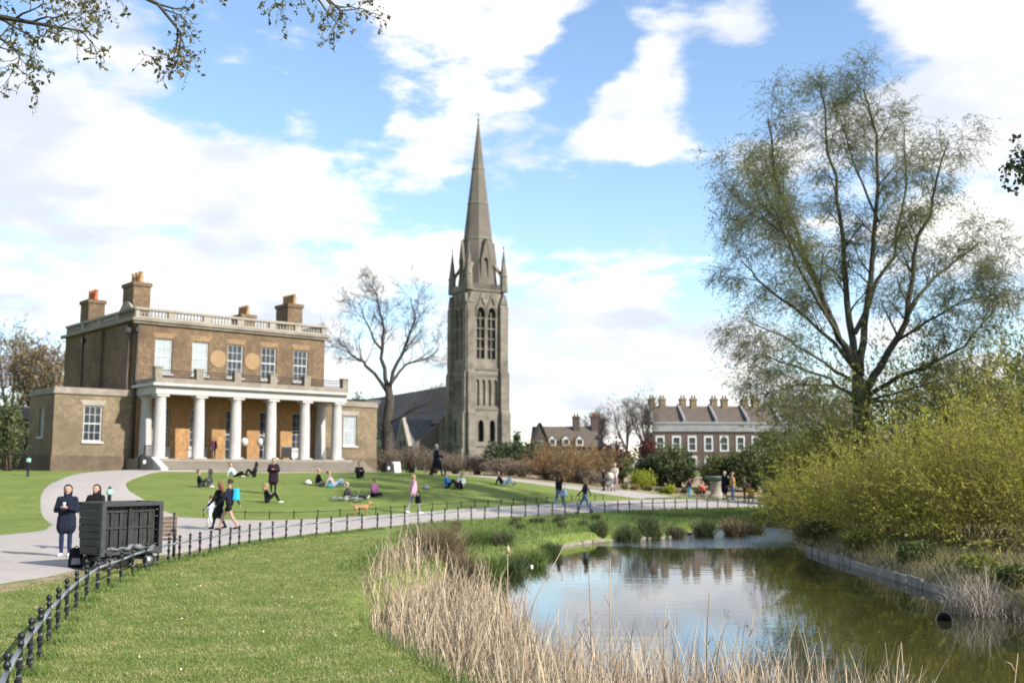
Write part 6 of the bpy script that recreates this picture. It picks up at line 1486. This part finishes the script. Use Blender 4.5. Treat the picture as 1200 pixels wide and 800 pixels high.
o = P_('walk', 411, 549, 70, 'person in black with a blue bag climbing towards the portico steps', 'black', 'black', hair='hair_dark', height=1.74, shoe='white')
P_('sit', 421, 560, 200, 'person in black seated at the corner of the steps', 'black', 'black', hair='hair_red', height=1.72)
P_('recline', 412, 585.5, -75, 'person in dark clothes reclining behind the fallen bicycle', 'charcoal', 'navy', hair='hair_blond', height=1.75, shoe='white', knee=.05, lean=-.45)
P_('cross', 437, 582, -120, 'person in magenta top seated past the fallen bicycle', 'magenta', 'black', hair='hair_brown', height=1.7, lean=.2)
P_('walk', 484, 601.5, -60, 'person in pink jumper walking along the lawn edge with a black bag', 'pink', 'grey', hair='hair_blond', height=1.7, bulk=.02, stride=.28, shoe='white')
P_('walk', 511, 557, -80, 'person in long dark coat walking on the top of the lawn', 'navy', 'black', hair='hair_grey', height=1.86, coat=.8, bulk=.03, arms='push')
P_('sit', 524, 572, -100, 'person in bright blue top seated beside another in white', 'bright_blue', 'black', hair='hair_dark', height=1.7)
P_('sit', 540, 573, 160, 'person in white and pale blue shirt seated beside another in blue', 'white', 'black', hair='hair_brown', height=1.7, lean=-.2)
P_('recline', 589, 569, -85, 'person in dark top and pale jeans lying near the back path', 'black', 'pale_denim', hair='hair_dark', height=1.7, knee=.22, lean=-.5)
P_('walk', 655, 596, -40, 'person with long brown hair, pale blue bag and jeans walking on the path', 'black', 'denim', hair='hair_brown', height=1.64, shoe='white', longhair=True, dz=.035, stride=.26)
P_('walk', 686, 602, 80, 'blond person in black jumper and jeans striding along the path', 'black', 'denim', hair='hair_blond', height=1.68, dz=.035, stride=.36, longhair=True)


def at_d(px, d): return (px - 600) / F * d * 1.005


def PD(kind, px, d, hd, label, top, legs, **kw):
    x = at_d(px, d); return person(kind, (x, d, H(x, d) + kw.pop('dz', .05)), R(hd), label, top, legs, **kw)


PD('stand', 706, 70.5, 90, 'person in black standing beside the pushchair', 'black', 'black', hair='hair_dark', height=1.45)
PD('walk', 719, 71, 150, 'person in cream and pink clothes pushing a pushchair', 'cream', 'mauve', hair='hair_blond', height=1.75, arms='push')
PD('stand', 805, 70, -60, 'child in plum top and sky blue trousers at the flower bed', 'plum', 'sky', hair='hair_brown', height=1.22)
PD('crouch', 821, 71, 30, 'person in coral red top crouching by the flower bed', 'coral', 'charcoal', hair='hair_brown', height=1.5)
PD('stand', 846, 70, 120, 'person in long black coat standing at the stone pedestal', 'black', 'black', hair='hair_grey', height=1.78, coat=.9, bulk=.03)
PD('stand', 855, 69.5, 100, 'person in tan jacket and jeans standing at the stone pedestal', 'tan', 'denim', hair='hair_blond', height=1.74, bulk=.02)
PD('stand', 869, 68.5, 60, 'person in olive top half hidden by the laurel', 'olive', 'charcoal', hair='hair_blond', height=1.55)
PD('crouch', 876, 67.5, 150, 'person in mustard yellow jacket bending by the laurel', 'mustard', 'olive', hair='hair_brown', height=1.75)
p = hpt(6.0, -1.4); person('stand', (p.x, p.y, 3.0), HA + math.pi, 'person in dark clothes standing in a portico doorway', 'plum', 'charcoal', hair='hair_dark', height=1.7)

# bags
for (nm, px, py, dz, off, size, mt, lab) in [('handbag', 490, 585, 0, 0, (.34, .16, .34), 'black', 'black shoulder bag carried by the person in pink'), ('tote_bag', 660, 577, 0, 0, (.42, .18, .34), 'pale_denim', 'pale blue bag carried by the long haired walker'), ('shopping_bag', 415, 533, 0, 0, (.3, .2, .42), 'sky', 'blue bag carried by the person climbing to the steps')]:
    par = {'handbag': (484, 601.5), 'tote_bag': (655, 596), 'shopping_bag': (411, 549)}[nm]; hp_ = hit(*par); q = at(px, py, hp_.y - .18)
    mb = MB(); sx, sy, sz = size; mb.box(-sx / 2, sx / 2, -sy / 2, sy / 2, -sz / 2, sz / 2, .03); e = empty(nm, tuple(q), R(-40), lab, 'bag'); bo = mb.build('body', mt, e); bv = bo.modifiers.new('b', 'BEVEL'); bv.width = .05; bv.segments = 3
    mb = MB(); mb.tube([(-sx * .35, 0, sz / 2 - .02), (-sx * .25, 0, sz / 2 + .18), (sx * .1, 0, sz / 2 + .26), (sx * .3, 0, sz / 2 + .16), (sx * .35, 0, sz / 2 - .02)], .014, 6); mb.build('strap', mt, e, False)
for (px, py, mt, lab) in [(361, 567, 'white', 'white bag lying beside the person with pale hair'), (386, 571, 'teal', 'teal bag on the grass beside the mauve top'), (499, 573, 'grey', 'pale bag left on the grass below the dark coat walker')]:
    p = hit(px, py); mb = MB(); mb.lathe((0, 0, 0), [(.18, 0), (.24, .08), (.2, .2), (.12, .27), (.13, .33)], 10); o = mb.build('bag', mt); o.location = (p.x, p.y, H(p.x, p.y)); o.scale = (.9, .6, .7); tag(o, lab, 'bag')
# cup in hand of the person by the cart
p = hit(76, 653)
hd_ = Matrix.Rotation(R(190), 3, 'Z') @ V(.0, .33, 1.19); mb = MB(); mb.lathe((0, 0, 0), [(.028, 0), (.038, .1), (.04, .105), (.04, .115)], 12); o = mb.build('paper_cup', 'white'); o.location = Vector((p.x, p.y, H(p.x, p.y) + .035)) + hd_; tag(o, 'white paper cup in the hands of the person in the padded coat', 'cup')
mb = MB(); mb.box(-.16, .16, -.12, .12, 0, .42, .02); e = empty('rucksack', (cb.x - 1.06, cb.y + .28, H(cb.x, cb.y) + .03), R(20), 'black rucksack standing on the path between coat wearer and handcart', 'bag'); bo = mb.build('body', 'black', e); bv = bo.modifiers.new('b', 'BEVEL'); bv.width = .06; bv.segments = 3
mb = MB(); mb.box(-.1, .1, -.15, -.121, .08, .22, .02); mb.build('pocket', 'grey', e); mb = MB(); mb.tube([(-.06, .0, .41), (0, 0, .47), (.06, 0, .41)], .012, 6); mb.build('strap', 'black', e, False)

# dog
def dog(px, py):
    p = hit(px, py); B = []
    def c(a, b_, ra, rb): B.append((V(*a), V(*b_), ra, rb, 'top'))
    c((0, -.26, .36), (0, 0, .36), .10, .115); c((0, 0, .36), (0, .22, .37), .115, .125); c((0, .26, .42), (0, .38, .55), .085, .07); c((0, .38, .56), (0, .43, .57), .078, .07); c((0, .46, .555), (0, .56, .53), .045, .032)
    for s in (-1, 1):
        c((s * .06, .36, .62), (s * .09, .34, .54), .03, .018); c((s * .07, .24, .3), (s * .075, .25, .17), .05, .034); c((s * .075, .25, .17), (s * .075, .24, .03), .03, .026); c((s * .075, .24, .025), (s * .075, .29, .02), .028, .022)
        c((s * .07, -.26, .32), (s * .075, -.2, .2), .07, .045); c((s * .075, -.2, .2), (s * .075, -.32, .13), .04, .028); c((s * .075, -.32, .13), (s * .075, -.3, .03), .026, .024); c((s * .075, -.3, .025), (s * .075, -.24, .02), .027, .02)
    c((0, -.34, .40), (0, -.46, .50), .035, .03); c((0, -.46, .50), (0, -.50, .60), .03, .015)
    mb = MB()
    for (a, b_, ra, rb, _) in B: capsule(mb, a, b_, ra, rb)
    surf('dog_fur', (.40, .22, .10), (.30, .16, .07), 14, .9, .6, 60, coord='obj'); o = mb.build('dog', 'dog_fur'); o.location = (p.x, p.y, H(p.x, p.y)); o.rotation_euler = (0, 0, R(-80)); o.data.transform(Matrix.Scale(.92, 4))
    rm = o.modifiers.new('r', 'REMESH'); rm.mode = 'VOXEL'; rm.voxel_size = .02; rm.use_smooth_shade = True; sm = o.modifiers.new('s', 'SMOOTH'); sm.iterations = 2
    tag(o, 'small ginger dog standing at the low lawn fence', 'dog'); PEND.append((o, [(a, b_, ra, rb, g_) for (a, b_, ra, rb, g_) in B], {'top': 'dog_fur'}))
dog(423, 603)

# bicycle lying on the grass
p = hit(404, 588.5); nrm_ = Vector((H(p.x - .5, p.y) - H(p.x + .5, p.y), H(p.x, p.y - .5) - H(p.x, p.y + .5), 1)).normalized()
bk_ = empty('bicycle', (p.x, p.y, H(p.x, p.y) + .06), 0, 'white bicycle lying on its side on the lawn', 'bicycle'); q = V(0, 0, 1).rotation_difference(nrm_)
lay = q.to_matrix().to_4x4() @ Matrix.Rotation(R(-12), 4, 'Z') @ Matrix.Rotation(R(12), 4, 'X')


def bpart(name, mat, fn, parent=None):
    mb = MB(); fn(mb); mb.v = [tuple(lay @ Vector((x, z, y + .0))) for (x, y, z) in mb.v]; return mb.build(name, mat, parent or bk_, False)


def ring(m_, cx_, cz_, r_, t_, n=24): m_.tube([(cx_ + r_ * math.cos(2 * math.pi * i / n), 0, cz_ + r_ * math.sin(2 * math.pi * i / n)) for i in range(n + 1)], t_, 6, cap=False)


for x in (-.52, .52):
    wh = bpart('wheel', 'rubber', lambda m_: ring(m_, x, .34, .33, .02)); bpart('rim', 'steel', lambda m_: ring(m_, x, .34, .3, .014), wh)
    bpart('spokes', 'steel', lambda m_: [m_.tube([(x, 0, .34), (x + .3 * math.cos(a * .524), 0, .34 + .3 * math.sin(a * .524))], .004, 3) for a in range(12)], wh)
bpart('frame', 'white_paint', lambda m_: (m_.tube([(-.52, 0, .34), (-.06, 0, .3), (.36, 0, .72), (-.16, 0, .74), (-.06, 0, .3)], .02, 7), m_.tube([(-.52, 0, .34), (-.16, 0, .74)], .012, 6), m_.tube([(.52, 0, .34), (.36, 0, .72), (.34, 0, .85)], .018, 7)))
bpart('handlebar', 'steel', lambda m_: m_.tube([(.28, -.26, .92), (.4, -.2, .92), (.34, 0, .88), (.4, .2, .92), (.28, .26, .92)], .014, 6)); bpart('saddle', 'rubber', lambda m_: (m_.tube([(-.16, 0, .74), (-.18, 0, .86)], .013, 6), m_.tube([(-.32, 0, .88), (-.2, 0, .89), (-.04, 0, .87)], [.07, .055, .022], 7)))
bpart('crank', 'steel', lambda m_: (ring(m_, -.06, .3, .09, .01, 14), m_.tube([(-.06, .08, .3), (.08, .08, .2)], .011, 5), m_.tube([(-.06, -.08, .3), (-.2, -.08, .4)], .011, 5)))

# pushchair
d = 70.3; x = at_d(713, d); e = empty('pushchair', (x, d, H(x, d) + .05), R(160), 'pushchair with grey seat and pale cover on the back path', 'pushchair'); pb_ = lambda n_, m_, f_: (lambda mb: (f_(mb), mb.build(n_, m_, e, False))[1])(MB())
pb_('frame', 'steel', lambda m_: [m_.tube([(s * .22, .4, .1), (s * .22, .0, .5), (s * .22, -.4, 1.0)], .014, 6) or m_.tube([(s * .22, -.35, .1), (s * .22, .1, .45)], .014, 6) for s in (-1, 1)]); pb_('handle', 'rubber', lambda m_: m_.tube([(-.22, -.4, 1.0), (.22, -.4, 1.0)], .018, 6))
pb_('seat', 'grey', lambda m_: (m_.cbox((0, .05, .42), (.38, .34, .06)), m_.cbox((0, -.16, .66), (.38, .06, .5), Matrix.Rotation(R(20), 3, 'X')))); pb_('hood', 'cream', lambda m_: m_.tube([(0, -.28, .82), (0, -.18, .98), (0, .02, 1.0)], [.2, .24, .2], 9))
for (sx, sy) in ((-.22, .4), (.22, .4), (-.22, -.35), (.22, -.35)): pb_('wheel', 'rubber', lambda m_: m_.tube([(sx - .02, sy, .1), (sx + .02, sy, .1)], .1, 12))

# far planting bed rim stones are left to the ground material
# ------------------------------------------------------------------ turn the pending bodies into single painted meshes
bpy.context.view_layer.update(); dg = bpy.context.evaluated_depsgraph_get()
for (o, B, cols) in PEND:
    me = bpy.data.meshes.new_from_object(o.evaluated_get(dg)); me.materials.clear()
    keys = list(cols.keys())
    for kk in keys: me.materials.append(M(cols[kk]))
    n = len(me.polygons); C = np.empty(n * 3, np.float32); me.polygons.foreach_get('center', C); C = C.reshape(-1, 3)
    best = np.full(n, 1e9); idx = np.zeros(n, np.int32)
    for (a, b_, ra, rb, g_) in B:
        a_ = np.array(a); t_ = np.array(b_) - a_; l2 = max((t_ * t_).sum(), 1e-9); s_ = np.clip(((C - a_) @ t_) / l2, 0, 1); dist = np.linalg.norm(C - a_ - s_[:, None] * t_, axis=1) - (ra + (rb - ra) * s_)
        k = dist < best - .002; best[k] = dist[k]; idx[k] = keys.index(g_)
    me.polygons.foreach_set('material_index', idx); me.polygons.foreach_set('use_smooth', np.ones(n, bool))
    o.modifiers.clear(); o.data = me
